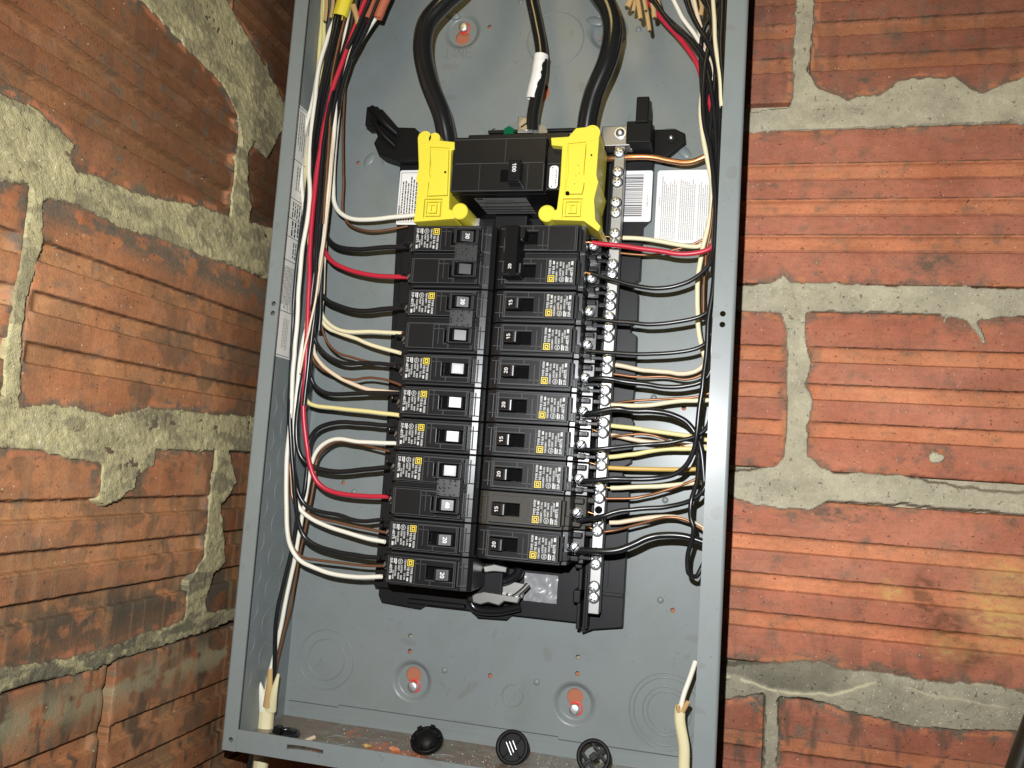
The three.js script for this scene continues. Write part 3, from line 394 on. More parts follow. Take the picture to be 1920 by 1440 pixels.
  const bc = canvasTex(256, 460, (g, w, h) => { g.fillStyle = '#eeeded'; g.fillRect(0, 0, w, h); g.fillStyle = '#1a1a1a'; let y = 36; while (y < h - 40) { const t = 2 + Math.floor(rnd() * 4) * 2.5; g.fillRect(0, y, 178, t); y += t + 2 + rnd() * 8; } g.save(); g.translate(228, h - 130); g.rotate(-Math.PI / 2); g.font = '20px sans-serif'; g.fillText('1348C24210', 0, 0); g.restore(); });
  part('barcode_sticker', uvFit(new THREE.ShapeGeometry(roundRect(88, 112, 432, 475, 1.8), 6)).translate(0, 0, 14.2), mat(lin(1, 1, 1), 0.45, 0, { map: bc }), base).userData.label = 'white barcode sticker beside the neutral bar';
  const wl = canvasTex(256, 420, (g, w, h) => { g.fillStyle = '#ecebe8'; g.fillRect(0, 0, w, h); g.strokeStyle = '#555'; g.lineWidth = 3; g.strokeRect(14, 20, w - 28, h - 40); g.save(); g.translate(0, h); g.rotate(-Math.PI / 2); scribble(g, 30, 30, 340, 200, 9, '#3a3a3a', 10); g.fillStyle = '#222'; g.font = 'bold 24px sans-serif'; g.fillText('WARNING', 30, 24); g.restore(); });
  part('label_sticker', uvFit(new THREE.ShapeGeometry(roundRect(-108.5, -80, 430, 479, 1.6), 6)).translate(0, 0, 14), mat(lin(1, 1, 1), 0.45, 0, { map: wl }), base).userData.label = 'white printed label beside a yellow lug cover';
}

// ------------------------------------------------------------ breakers
const textTex = (s, w = 96, h = 96, px = 62, bg = '#101010') => canvasTex(w, h, (g) => { g.fillStyle = bg; g.fillRect(0, 0, w, h); g.fillStyle = '#f2f2f0'; g.font = `bold ${px}px sans-serif`; g.textAlign = 'center'; g.textBaseline = 'middle'; g.fillText(s, w / 2, h / 2); });
const logo = (g, x, y, s, col = '#e9c93a') => { g.strokeStyle = col; g.lineWidth = s * 0.10; g.strokeRect(x + s * 0.06, y + s * 0.06, s * 0.88, s * 0.88); g.lineWidth = s * 0.12; g.strokeRect(x + s * 0.28, y + s * 0.3, s * 0.42, s * 0.4); g.fillStyle = col; g.fillRect(x + s * 0.2, y + s * 0.24, s * 0.14, s * 0.12); g.fillRect(x + s * 0.2, y + s * 0.64, s * 0.14, s * 0.12); };
const plateTex = k => canvasTex(340, 400, (g, w, h) => {
  g.fillStyle = '#060606'; g.fillRect(0, 0, w, h); logo(g, 8, 8, 100, '#f5d94a');
  const T = (t, x, y, px) => { g.font = `bold ${px}px sans-serif`; g.fillText(t, x, y); g.strokeText(t, x, y); };
  g.fillStyle = g.strokeStyle = '#c6c6c3'; g.lineWidth = 0.9;
  T('TYPE', 118, 50, 46); T('HOM', 238, 50, 46); T('10 kA', 118, 106, 52); g.fillRect(276, 76, 52, 28);
  T('120/240V~', 10, 152, 36); T('CU-AL', 214, 152, 36);
  g.lineWidth = 8; g.beginPath(); g.arc(50, 220, 36, 0, 7); g.stroke(); g.lineWidth = 0.9; T('UL', 26, 235, 40);
  T('LISTED', 100, 206, 36); T('BKR', 250, 206, 36); T('UNIT', 100, 250, 36); T('HACR', 214, 250, 36);
  g.fillRect(8, 278, 86, 22); g.fillRect(8, 308, 70, 16); T('ISSUE NO.', 116, 300, 34); T('LK-1428', 188, 334, 34);
  T('DP-4075', 4, 388, 60); g.fillRect(268, 352, 58, 34);
  if (k) for (let i = 0; i < 40; i++) { g.fillStyle = `rgba(${150 + rnd() * 60},${135 + rnd() * 50},${95 + rnd() * 30},.55)`; g.beginPath(); g.arc(rnd() * w, rnd() * h, 2 + rnd() * 12, 0, 7); g.fill(); }
});
const PT = [plateTex(0), plateTex(1)].map(t => mat(lin(1, 1, 1), 0.5, 0, { map: t }));
const NUM = {}; const num = s => NUM[s] ??= mat(lin(0.8, 0.8, 0.8), 0.34, 0, { map: textTex(s), clearcoat: 0.3, clearcoatRoughness: 0.32 });
const dusty = mat(lin(0.035, 0.029, 0.02), 0.6, 0, { bumpMap: orange, bumpScale: 0.00008 });
// local frame: panel centre line at x = 0, wires enter at the far -x end
function bodyGeo(y0, y1) {
  const prof = [[-0.4, 22], [-0.4, 71], [-3.5, 74.5], [-8, 75.5], [-64.5, 75.5], [-65, 71], [-68.5, 70.5], [-69, 47], [-77, 46], [-78, 32], [-60, 22]];
  return side(prof, y0 + 0.35, y1 - 0.35, 0.5);
}
function faceGeo(yc) {
  const f = poly([[-64, yc - 9.6], [-10.5, yc - 9.6], [-10.5, yc + 9.6], [-64, yc + 9.6]]), h = new THREE.Path();
  h.moveTo(-33.5, yc - 4.7); h.lineTo(-33.5, yc + 4.7); h.lineTo(-12.8, yc + 4.7); h.lineTo(-12.8, yc - 4.7); h.closePath(); f.holes.push(h);
  const ridge = [box(-64.2, -10.3, yc + 9.15, yc + 9.65, 81.5, 82.2), box(-64.2, -10.3, yc - 9.65, yc - 9.15, 81.5, 82.2), box(-10.9, -10.4, yc - 9.1, yc + 9.1, 81.5, 82.2), box(-64.1, -63.6, yc - 9.1, yc + 9.1, 81.5, 82.2), box(-42.3, -41.7, yc - 9.4, yc + 9.4, 81.8, 82.35), box(-38.2, -37.7, yc - 6, yc + 9.4, 81.8, 82.3), box(-41.7, -34, yc + 5.4, yc + 6, 81.8, 82.3), box(-33.8, -11, yc - 6.2, yc - 5.6, 81.8, 82.25), box(-12.2, -11.6, yc - 9, yc + 9, 81.9, 82.4),
    box(-10.2, -9.2, yc - 9, yc + 9, 75, 79, 0.3), box(-7, -6.3, yc - 9, yc + 9, 74.5, 76.6, 0.25), box(-30, -29.4, yc - 9.2, yc - 6.2, 81.8, 82.3), box(-62.8, -62.2, yc - 9, yc + 9, 81.8, 82.35), box(-42, -11, yc + 8.6, yc + 9.2, 81.8, 82.35), box(-64, -10, yc - 11.4, yc - 10.9, 75.3, 76.2), box(-64, -10, yc + 10.9, yc + 11.4, 75.3, 76.2), box(-10, -3.5, yc - 9, yc - 8.2, 74, 77, 0.3), box(-10, -3, yc + 5, yc + 5.8, 74, 76.8, 0.3)];
  const solid = [ext(f, 75, 82, 0.45), box(-66.5, -64.5, yc - 9, yc + 9, 60, 79, 0.5), box(-69.5, -66, yc + 2, yc + 9, 56, 74, 0.6), box(-75, -69, yc + 6, yc + 10, 40, 58, 0.8), box(-76, -69, yc - 11, yc - 7, 40, 54, 0.8), box(-84, -76, yc - 12, yc - 7.5, 30, 40, 1.2), box(-82, -74, yc + 6.5, yc + 9.5, 42, 47, 0.7)];
  return { solid, ridge };
}
function addPole(t, yc, n, plate) {
  part('handle_well', box(-33.3, -13, yc - 4.6, yc + 4.6, 75.4, 75.75), M.hole, t);  // black sheet standing in for the shade down in the handle slot
  part('handle', [side([[-25.4, 75.6], [-24.0, 90.3], [-23.2, 90.5], [-22.4, 90.9], [-14, 88.4], [-13.2, 75.6]], yc - 4.1, yc + 4.1, 0.35)], M.handle, t);
  if (n) part('rating_print', new THREE.PlaneGeometry(6.4, 6.6).rotateZ(-Math.PI / 2).rotateY(0.300).translate(-18.15, yc, 89.92), num(n), t);
  if (plate !== null) part('rating_plate', new THREE.PlaneGeometry(17, 20).rotateZ(-Math.PI / 2).translate(-53, yc, 82.3), PT[plate], t);
  part('terminal_screw', [cyl(0, 0, 0, 1.6, 3.6), new THREE.SphereGeometry(3.6, 16, 6, 0, 7, 0, 1.57).rotateX(Math.PI / 2).scale(1, 1, 0.4).translate(0, 0, 1.6)].map(g => g.rotateY(-0.25).translate(-72.6, yc - 0.6, 58)), M.zinc, t);
  part('screw_slot', [box(-3, 3, -0.5, 0.5, 2.6, 3.25)].map(g => g.rotateZ(0.9).rotateY(-0.25).translate(-72.6, yc - 0.6, 58)), M.hole, t);
  part('terminal_clip', [box(-82, -70, yc + 2.4, yc + 5.2, 44, 53, 0.8).rotateX(0), box(-84.5, -82, yc + 2.6, yc + 5, 46, 54.5, 0.6)], M.blackGloss, t);
}
function makeBreaker(kind, n, plate) {
  const t = new THREE.Group();
  if (kind === 1) { const f = faceGeo(0); part('body', [bodyGeo(-12.7, 12.7), ...f.solid], M.black, t); part('moulded_ridge', f.ridge, M.ridge, t); addPole(t, 0, n, plate); }
  else {
    const f = faceGeo(12.7), e = faceGeo(-12.7); part('body', [bodyGeo(-25.4, 25.4), ...f.solid, ...e.solid, box(-64, -12, -1.6, 1.6, 75, 78.5, 0.5)], M.black, t); part('moulded_ridge', [...f.ridge, ...e.ridge, box(-64, -12, -2.2, -1.8, 75, 78.2), box(-64, -12, 1.8, 2.2, 75, 78.2)], M.ridge, t);
    addPole(t, 12.7, kind === 2 ? n : null, plate); addPole(t, -12.7, kind === 3 || n === '40' ? (kind === 3 ? null : n) : null, null);
    const fr = (yc, z0) => [box(-28, -10, yc + 4.9, yc + 6.3, 80, 90, 0.5), box(-28, -10, yc - 6.3, yc - 4.9, 80, 90, 0.5), box(-28, -25.8, yc - 6.3, yc + 6.3, 80, 93, 0.4), box(-12.4, -9.8, yc - 6.3, yc + 6.3, 80, 88.5, 0.4)];
    if (kind === 2) {
      part('handle_tie', [...fr(12.7), ...fr(-12.7), side([[-28, 82], [-27, 90.6], [-10, 88.6], [-10, 82]], -6.5, 6.5, 0.4)], M.handle, t);
      const kn = []; for (let i = 0; i < 5; i++) for (let j = 0; j < 5; j++) if (i < 4 && rnd() < 0.8) kn.push(ballAt(V3(-25.4 + i * 4.2 + rr(-1, 1), -5 + j * 2.5 + rr(-0.5, 0.5), 90.5 - (i * 4.2) * 0.118), rr(0.5, 0.95), 1.5, 1, 0.7)); part('handle_tie_knurl', kn, M.handle, t);
    } else {
      part('handle_tie', [side([[-24, 80], [-22, 97], [-12.5, 95], [-11.5, 80]], -18.5, 20, 0.6), box(-25, -11, 17, 19.5, 80, 96, 0.6), box(-26, -10.5, -18, -10, 80, 92, 0.6)], M.plug, t);
      part('rating_print', new THREE.PlaneGeometry(5.6, 5.6).rotateZ(-Math.PI / 2).rotateY(0.207).translate(-17.2, 12.6, 96.4), num(n), t);
    }
  }
  return t;
}
const protos = {};
function breaker(kind, n, y, right, plate, label, group, grime) {
  const key = kind + n + plate; let o = protos[key];
  if (!o) o = protos[key] = makeBreaker(kind, n, plate); else o = o.clone();
  o.name = numbered('circuit_breaker'); scene.add(o); o.position.set((right ? 0.001 : 0), y * 0.001, 0); o.rotation.z = right ? Math.PI : 0;
  o.userData = {}; tag(o, label, 'circuit breaker', group);
  if (grime) o.traverse(c => { if (c.name === 'body') c.material = dusty; });
  return o;
}
const GA = 'breakers of the column with clear handles', GB = 'breakers of the column beside the neutral bar';
breaker(2, '30', 385.6, 0, 0, 'double 30 amp breaker directly below a yellow lug cover, red wire entering', GA);
breaker(2, '30', 334.8, 0, 0, 'double 30 amp breaker fed by a black and a cream wire, second of its column', GA);
breaker(1, '20', 296.7, 0, 0, 'single 20 amp breaker directly below the lower double 30 amp breaker', GA);
breaker(1, '20', 271.3, 0, 0, 'single breaker with bright blank handle, second below the double 30 amp breakers', GA);
breaker(1, '20', 245.9, 0, 0, 'single breaker with bright handle directly above the double 40 amp breaker', GA);
breaker(2, '40', 207.8, 0, 0, 'double 40 amp breaker with two numbered handles under a shared tie', GA);
breaker(1, '20', 169.7, 0, 0, 'single 20 amp breaker directly below the double 40 amp breaker', GA);
breaker(1, '20', 144.3, 0, 0, 'lowest breaker of the column with the 40 amp, above bare metal stabs', GA);
breaker(3, '20', 386.2, 1, 0, 'double 20 amp breaker with one long black handle bar and red wire', GB);
breaker(1, '15', 347.6, 1, 1, 'dust-specked 15 amp breaker directly below the long black handle bar', GB);
breaker(1, '15', 322.2, 1, 0, '15 amp breaker between the dust-specked 15 and two 20 amp breakers', GB);
breaker(1, '20', 296.8, 1, 0, 'upper of two adjacent 20 amp breakers below the pair of 15 amp ones', GB);
breaker(1, '20', 271.4, 1, 0, 'lower of two adjacent 20 amp breakers, above a lone clean 15 amp one', GB);
breaker(1, '15', 246.0, 1, 0, 'clean 15 amp breaker with a 20 amp breaker above and below it', GB);
breaker(1, '20', 220.6, 1, 0, '20 amp breaker directly above the brown-stained 15 amp breaker', GB);
breaker(1, '15', 195.2, 1, 1, 'brown-stained dirty 15 amp breaker second from the lower end', GB, 1);
breaker(1, '20', 169.8, 1, 0, 'lowest 20 amp breaker of its column, thick black wire at its terminal', GB);

// main breaker
{
  const t = thing('main_breaker', 'wide black 100 amp main breaker between two yellow lug covers', 'main breaker');
  part('body', [box(-37, 38, 434, 471, 18, 79, 0.8), box(36, 50, 436, 471, 40, 79, 0.8), side([[-36.5, 78], [-36.5, 85], [37, 85], [37.8, 78]], 434.5, 477, 0.6), box(38, 50, 436, 462, 78, 82, 0.7), box(39.5, 49, 440, 441, 79, 82.6), box(-36, 48, 475, 494, 18, 52, 1)], M.black, t);
  part('moulded_ridge', [box(-34, 36, 456.4, 457.0, 84.6, 85.4), box(-36, 37, 434.8, 435.4, 84.6, 85.3), box(-36.2, -35.6, 435.5, 456, 84.6, 85.3), box(5.5, 5.9, 458, 476, 84.8, 85.2), box(-14, -13.6, 436, 456, 84.8, 85.2), box(24, 24.4, 436, 456, 84.8, 85.2), box(36.2, 36.8, 435.5, 456, 84.6, 85.3), box(-36, 37, 475.8, 476.4, 84.6, 85.2), box(39, 49.5, 456.5, 457, 81.9, 82.3), box(39, 49.5, 437, 437.5, 81.9, 82.3)], M.ridge, t);
  part('handle_well', [box(3, 14, 442, 451.5, 84.9, 85.35)], M.hole, t);
  part('handle', [box(11.5, 20.5, 439, 456.5, 84, 95, 0.9), box(10.8, 21.2, 438.2, 441, 84, 93, 0.8)], M.blackGloss, t);
  part('rating_print', new THREE.PlaneGeometry(9, 5).rotateZ(-Math.PI / 2).translate(16, 449.5, 95.15), mat(lin(0.8, 0.8, 0.8), 0.34, 0, { map: textTex('100', 180, 100, 84) }), t);
  const sg = canvasTex(128, 320, (g, w, h) => { g.fillStyle = '#efefec'; g.fillRect(0, 0, w, h); g.save(); g.translate(0, h); g.rotate(-Math.PI / 2); g.fillStyle = '#111'; g.font = 'bold 38px sans-serif'; g.fillText('STRIP GAUGE', 30, 112); g.font = '34px sans-serif'; g.fillText('3/4 in.', 104, 54); g.fillRect(20, 40, 74, 5); g.fillRect(224, 40, 74, 5); g.beginPath(); g.moveTo(8, 42); g.lineTo(32, 30); g.lineTo(32, 56); g.moveTo(312, 42); g.lineTo(288, 30); g.lineTo(288, 56); g.fill(); g.restore(); });
  part('strip_gauge_sticker', uvFit(new THREE.ShapeGeometry(roundRect(40.8, 47.4, 437.2, 454.8, 2.4), 8)).translate(0, 0, 82.8), mat(lin(1, 1, 1), 0.4, 0, { map: sg }), t);
  const bl = canvasTex(512, 480, (g, w, h) => { g.fillStyle = '#b9b9b6'; g.fillRect(0, 0, w, h); g.fillStyle = '#2a2a2a'; for (const y of [250, 330, 410]) g.fillRect(0, y, w, 26); scribble(g, 40, 290, 400, 30, 1, '#555', 18); scribble(g, 40, 370, 400, 30, 1, '#555', 18); g.fillStyle = '#191919'; g.fillRect(20, 14, 60, 40); g.fillStyle = '#b9b9b6'; g.fillRect(34, 24, 32, 10); scribble(g, 100, 60, 300, 60, 3, '#77776f', 14); g.fillStyle = '#191919'; g.fillRect(0, 134, w, 18); scribble(g, 60, 158, 380, 34, 2, '#444', 12); });
  part('rating_plate', new THREE.PlaneGeometry(42, 40).rotateX(Math.PI / 2).translate(0, 433.7, 52), mat(lin(0.7, 0.7, 0.7), 0.35, 0.3, { map: bl }), t);
  part('bus_clip', [box(-30, -18, 412, 421, 40, 62, 0.6), box(-26, -12, 405, 415, 40, 50, 0.6)], M.alu, t);
  settle(t);
}
// yellow lug covers
function cover(pts, panelPts, logoAt, ball, label, extra) {
  const t = thing('lug_cover', label, 'lug cover', 'yellow covers over the main breaker lugs');
  const mp = a => a.map(([u, v]) => { const p = at(u, v, 86); return [p.x, p.y]; }), P = mp(pts);
  const b = at(ball[0], ball[1], 86);
  const l = at(logoAt[0], logoAt[1], 86), sq = k => [[l.x - k, l.y - k], [l.x + k, l.y - k], [l.x + k, l.y + k], [l.x - k, l.y + k]], Q = mp(panelPts);
  const cx = Q.reduce((a, p) => a + p[0], 0) / Q.length, cy = Q.reduce((a, p) => a + p[1], 0) / Q.length, hole = a => { const h = new THREE.Path(); a.forEach((p, k) => k ? h.lineTo(p[0], p[1]) : h.moveTo(p[0], p[1])); h.closePath(); return h; };
  const grow = (a, k) => a.map(([x, y]) => { const d = Math.hypot(x - cx, y - cy); return [cx + (x - cx) * (d + k) / d, cy + (y - cy) * (d + k) / d]; });
  const top = poly(P); top.holes.push(hole(grow(Q, 0.8)), hole(sq(7.4)));
  part('cover_body', [ext(poly(P), 40, 83, 0.3), ext(top, 82.6, 86, 0.5), cyl(b.x, b.y, 40, 85.8, 6.4, 6.4, 24), cyl(b.x, b.y, 85.7, 86.4, 6.3, 5.7, 24)], M.yellow, t);
  part('raised_panel', ext(poly(grow(Q, -1.3)), 82.6, 86.1, 0.6), M.yellow, t);
  const fr = (a, c, z) => { const f = poly(sq(a)); f.holes.push(hole(sq(c))); return ext(f, 82.6, z, 0.15); };
  const dd = poly([[l.x - 3.4, l.y - 3.8], [l.x + 3.2, l.y - 3.8], [l.x + 3.2, l.y + 3.8], [l.x - 3.4, l.y + 3.8], [l.x - 3.4, l.y + 2.6], [l.x - 2.4, l.y + 2.6], [l.x - 2.4, l.y - 2.6], [l.x - 3.4, l.y - 2.6]]); dd.holes.push(hole([[l.x - 1.2, l.y - 2.4], [l.x + 1.8, l.y - 2.4], [l.x + 1.8, l.y + 2.4], [l.x - 1.2, l.y + 2.4]]));
  part('square_logo', [fr(6.2, 5.0, 86), ext(dd, 82.6, 86, 0.15)], M.yellow, t);
  const gsx = extra(mp); for (const k of gsx.knobs) part('lug_boss', k, M.yellow, t); if (gsx.hole) part('pin_hole', gsx.hole, M.hole, t);
  return settle(t);
}
cover([[783, 258], [786, 250], [806, 250], [812, 262], [852, 266], [852, 280], [846, 282], [842, 380], [842, 392], [858, 398], [850, 410], [775, 416], [778, 398], [783, 345], [780, 335], [785, 315]],
  [[806, 276], [843, 278], [840, 368], [800, 370], [803, 345], [805, 330], [806, 300]], [811, 390], [862, 396], 'yellow lug cover next to the white printed label and the looping white wire',
  mp => ({ knobs: [[797, 258, 5.2], [815, 260, 4.6], [795, 335, 5.4]].map(([u, v, r]) => { const p = at(u, v, 86); return cyl(p.x, p.y, 60, 86.5, r, r, 22); }), hole: [(() => { const p = at(835, 323, 86); return cyl(p.x, p.y, 85, 86.5, 1.1, 0.9, 10); })()] }));
cover([[1033, 258], [1066, 256], [1080, 240], [1118, 236], [1124, 250], [1118, 330], [1122, 340], [1114, 372], [1116, 412], [1126, 424], [1122, 434], [1094, 414], [1036, 412], [1030, 400], [1044, 392], [1050, 345], [1054, 274], [1034, 272]],
  [[1064, 270], [1100, 266], [1098, 318], [1096, 350], [1092, 366], [1058, 366], [1062, 320]], [1073, 390], [1025, 400], 'yellow lug cover next to the neutral bar, black speckles and a pin hole on it',
  mp => ({ knobs: [[1110, 250, 6.2], [1106, 335, 5.4]].map(([u, v, r]) => { const p = at(u, v, 86); return cyl(p.x, p.y, 60, 86.5, r, r, 22); }), hole: [[1064, 362, 1.7], [1109, 291, 0.8], [1080, 330, 0.3], [1084, 310, 0.35], [1077, 345, 0.35], [1086, 325, 0.3]].map(([u, v, r]) => { const p = at(u, v, 86); return cyl(p.x, p.y, 85.5, 86.8, r, r * 0.8, 10); }) }));

// ------------------------------------------------------------ feeder cables
const path = a => {                                    // what leaves the upper edge of the view runs on to the top of the box
  const p = []; for (let i = 0; i < a.length; i += 3) p.push(at(a[i], a[i + 1], a[i + 2])); const n = p.length;
  const on = (e, q) => { const k = Math.min(3, (755 - e.y) / Math.max(1, e.y - q.y)); return V3(Math.max(-165, Math.min(162, e.x + (e.x - q.x) * k * 0.5)), 755, e.z); };
  if (a[a.length - 2] === -20) p.push(on(p[n - 1], p[n - 2])); if (a[1] === -20) p.unshift(on(p[0], p[1])); return p; };
{
  const F = 'thick feeder cables at the main breaker';
  settle(tag(part('feeder_cable', tube(path([842, 300, 48, 838, 262, 52, 828, 215, 58, 803, 150, 64, 792, 90, 68, 800, 45, 70, 830, 8, 70, 870, -30, 68, 905, -90, 64, 920, -180, 60, 922, -330, 56]), 7.9, 90, 18), M.cable), 'thick glossy black cable arching over the pressed word LINE into a yellow cover', 'cable', F));
  settle(tag(part('feeder_cable', tube(path([1102, 290, 48, 1100, 240, 54, 1112, 180, 60, 1140, 110, 66, 1149, 55, 68, 1140, 15, 68, 1112, -30, 68, 1082, -90, 64, 1066, -180, 60, 1062, -330, 56]), 7.9, 90, 18), M.cable), 'thick glossy black cable curving down into the yellow cover beside the neutral bar', 'cable', F));
  const mid = tag(part('neutral_cable', tube(path([998, 245, 46, 999, 215, 48, 1006, 180, 50, 1015, 130, 52, 1014, 90, 52, 1005, 40, 52, 994, -20, 52]), 5.0, 80, 16), M.cable), 'black neutral cable wrapped with white tape, between the two thick cables', 'cable', F);
  const tp = path([1000, 186, 49, 1003, 168, 50, 1010, 140, 51.5, 1015, 104, 52.2]); const tg = tube(tp, 6.0, 24, 18); { const a = tg.attributes.position, c = new THREE.CatmullRomCurve3(tp); for (let i = 0; i < a.count; i++) { const p = V3(a.getX(i), a.getY(i), a.getZ(i)); const k = 0.9 * (fbm(p.y / 3, Math.atan2(p.z - 50, p.x) * 2 + p.x / 3, 3) - 0.5); a.setXYZ(i, p.x + k, p.y, p.z + k); } tg.computeVertexNormals(); }
  const tpm = part('white_tape', tg, M.tape, mid); settle(mid);
}

// ------------------------------------------------------------ branch wires: pixel sightings with a height above the back sheet each
const Z = { bk: M.bk, rd: M.rd, cr: M.cream, pe: M.peach, wh: M.white, ye: M.yel, cu: M.copper, cd: M.copperDark, oc: M.ochre };
const GL = 'branch wires running to the breakers', GN = 'wires running to the neutral bar';
function wire(col, r, label, a, tip, group) {
  const cv = new THREE.CatmullRomCurve3(path(a), false, 'centripetal'), L = cv.getLength(), n = Math.max(6, Math.round(L / 7)), k = (a[0] * 7 + a[1] * 3) % 97, pts = [];
  for (let i = 0; i <= n; i++) { const q = cv.getPointAt(i / n), e = Math.min(1, i / 2, (n - i) / 2); pts.push(q.add(V3(1.5 * (fbm(i / 3 + k, 1.5, 2) - 0.5) * e, 1.3 * (fbm(i / 3 + k, 8.5, 2) - 0.5) * e, 0))); }   // bent by hand, never quite smooth
  const o = part(col[0] === 'c' && col !== 'cr' ? 'bare_wire' : 'wire', tube(pts, r, n * 4, 10), Z[col]);
  tag(o, label, 'wire', group ?? GL);
  if (tip) part('bare_end', tube(path(tip), r * 0.55, 8, 8), M.copperBright, o);
  return settle(o);
}
// column with the double 30 amp breakers: ends first
wire('wh', 2.0, 'thick white wire curving to the black base under a yellow cover', [790, 402, 30, 740, 407, 34, 700, 412, 36, 655, 409, 36, 632, 392, 36, 624, 350, 38, 627, 290, 40, 634, 206, 42, 645, 150, 46, 662, 100, 50, 685, 62, 54, 708, 28, 56, 735, -20, 56]);
wire('cd', 1.1, 'bare dark copper wire just below the thick white wire at the base', [764, 424, 24, 720, 432, 26, 691, 433, 27, 655, 421, 27, 643, 400, 27, 644, 330, 28, 643, 252, 30, 648, 149, 34, 668, 87, 40, 688, 55, 46, 716, 10, 50, 735, -20, 50]);
wire('bk', 2.0, 'black wire to the upper pole of the topmost 30 amp breaker', [764, 463, 48, 715, 465, 48, 670, 468, 47, 633, 462, 45, 614, 446, 44, 606, 410, 45, 609, 330, 48, 617, 250, 50, 635, 160, 52, 660, 90, 54, 700, 0, 56, 710, -25, 56]);
wire('rd', 2.0, 'red wire to the lower pole of the topmost 30 amp breaker', [766, 519, 48, 730, 519, 48, 695, 516, 47, 655, 507, 46, 625, 492, 45, 609, 472, 45, 602, 440, 46, 604, 360, 48, 612, 270, 50, 630, 180, 54, 655, 110, 56, 690, 45, 58, 718, -20, 58]);
wire('bk', 2.1, 'black wire to the upper pole of the second 30 amp breaker', [760, 576, 48, 720, 580, 48, 680, 583, 47, 645, 577, 46, 615, 564, 46, 599, 545, 47, 594, 500, 50, 598, 420, 52, 605, 330, 54, 616, 240, 56, 634, 150, 58, 660, 70, 60, 690, -20, 60]);
wire('cr', 1.75, 'cream wire to the lower pole of the second 30 amp breaker', [754, 625, 48, 699, 622, 47, 655, 622, 46, 630, 616, 45, 610, 600, 44, 601, 575, 44, 603, 530, 44, 606, 470, 45, 610, 380, 46, 622, 260, 46, 634, 180, 48, 655, 90, 52, 690, -20, 54], [752, 624, 48, 762, 626, 48]);
wire('cr', 1.7, 'cream wire slanting down to the upper side of the first single 20 breaker', [751, 662, 46, 725, 655, 45, 690, 644, 44, 662, 633, 43, 630, 622, 42, 610, 611, 42, 603, 590, 42, 605, 550, 42, 610, 440, 43, 618, 300, 43, 632, 180, 45, 660, 70, 50, 690, -20, 52]);
wire('cd', 1.1, 'dark copper wire joining the black wire of the first single 20 breaker', [742, 683, 42, 700, 679, 42, 655, 669, 41, 633, 661, 41, 616, 645, 40, 606, 622, 40, 602, 595, 40, 603, 540, 40, 609, 420, 42, 617, 300, 43, 640, 160, 46, 690, -20, 50]);
wire('bk', 1.75, 'black wire to the first single 20 breaker, below the dark copper one', [745, 686, 46, 715, 682, 46, 684, 681, 46, 648, 682, 46, 618, 669, 46, 598, 650, 47, 588, 625, 49, 586, 580, 51, 592, 480, 54, 600, 360, 56, 612, 250, 58, 630, 160, 60, 655, 80, 62, 684, -20, 62]);
wire('cd', 1.1, 'copper wire with a raised bend, to the second single breaker', [752, 722, 46, 722, 712, 45, 691, 708, 44, 662, 711, 43, 637, 708, 42, 611, 697, 42, 590, 680, 42, 583, 650, 43, 588, 560, 45, 600, 420, 46, 612, 300, 47, 636, 160, 50, 684, -20, 52]);
wire('pe', 1.7, 'pale wire crossing below the bent copper wire, to the second single breaker', [750, 737, 44, 720, 734, 44, 684, 729, 43, 648, 714, 42, 625, 700, 42, 604, 684, 41, 590, 664, 42, 588, 620, 43, 594, 520, 44, 606, 400, 46, 616, 280, 48, 638, 150, 50, 678, -20, 52]);
wire('bk', 1.85, 'black wire to the second single breaker, below the pale wire', [748, 738, 48, 705, 737, 48, 670, 738, 48, 633, 740, 47, 608, 736, 47, 589, 722, 48, 580, 695, 50, 578, 640, 52, 584, 540, 55, 593, 430, 58, 603, 310, 60, 618, 210, 62, 638, 120, 64, 672, -20, 64]);
wire('ye', 1.8, 'nearly straight yellowish wire to the third single breaker', [752, 779, 46, 715, 774, 46, 655, 768, 45, 610, 763, 44, 588, 759, 44, 574, 750, 45, 568, 720, 46, 572, 640, 48, 584, 500, 50, 574, 400, 52, 576, 320, 52, 590, 200, 52, 606, 90, 52, 610, -20, 52], [748, 778, 46, 757, 780, 46]);
wire('bk', 1.9, 'black wire arching up and over to the breaker above the 40 amp one, from below', [742, 798, 47, 705, 796, 47, 673, 793, 47, 640, 791, 47, 612, 796, 46, 592, 806, 46, 582, 822, 46, 578, 845, 46, 575, 880, 45, 569, 925, 45, 562, 950, 44, 550, 1020, 42, 535, 1080, 42, 524, 1120, 42, 518, 1160, 42, 515, 1210, 40, 514, 1262, 38, 510, 1300, 36]);
wire('wh', 1.75, 'white wire arching to just above the 40 amp breaker, from the sheathed cable', [742, 831, 46, 710, 830, 46, 673, 828, 46, 632, 823, 45, 608, 831, 45, 592, 847, 45, 583, 872, 44, 577, 913, 43, 570, 950, 42, 557, 1020, 40, 544, 1085, 38, 532, 1145, 37, 521, 1200, 36, 508, 1250, 36, 498, 1300, 36]);
wire('cd', 1.1, 'dark copper wire beneath the arching white wire, from the sheathed cable', [730, 846, 42, 700, 839, 42, 668, 832, 42, 632, 828, 42, 610, 840, 42, 595, 860, 41, 588, 910, 40, 575, 980, 38, 564, 1030, 36, 554, 1085, 34, 546, 1135, 33, 534, 1180, 33, 522, 1230, 33, 512, 1290, 33]);
wire('bk', 2.1, 'black wire to the upper pole of the 40 amp breaker', [728, 876, 48, 690, 880, 48, 648, 884, 48, 615, 882, 48, 585, 874, 49, 566, 859, 51, 557, 835, 53, 556, 795, 54, 566, 720, 56, 580, 640, 58, 590, 560, 60, 594, 470, 61, 600, 350, 62, 612, 240, 63, 630, 150, 64, 660, 40, 66, 672, -20, 66]);
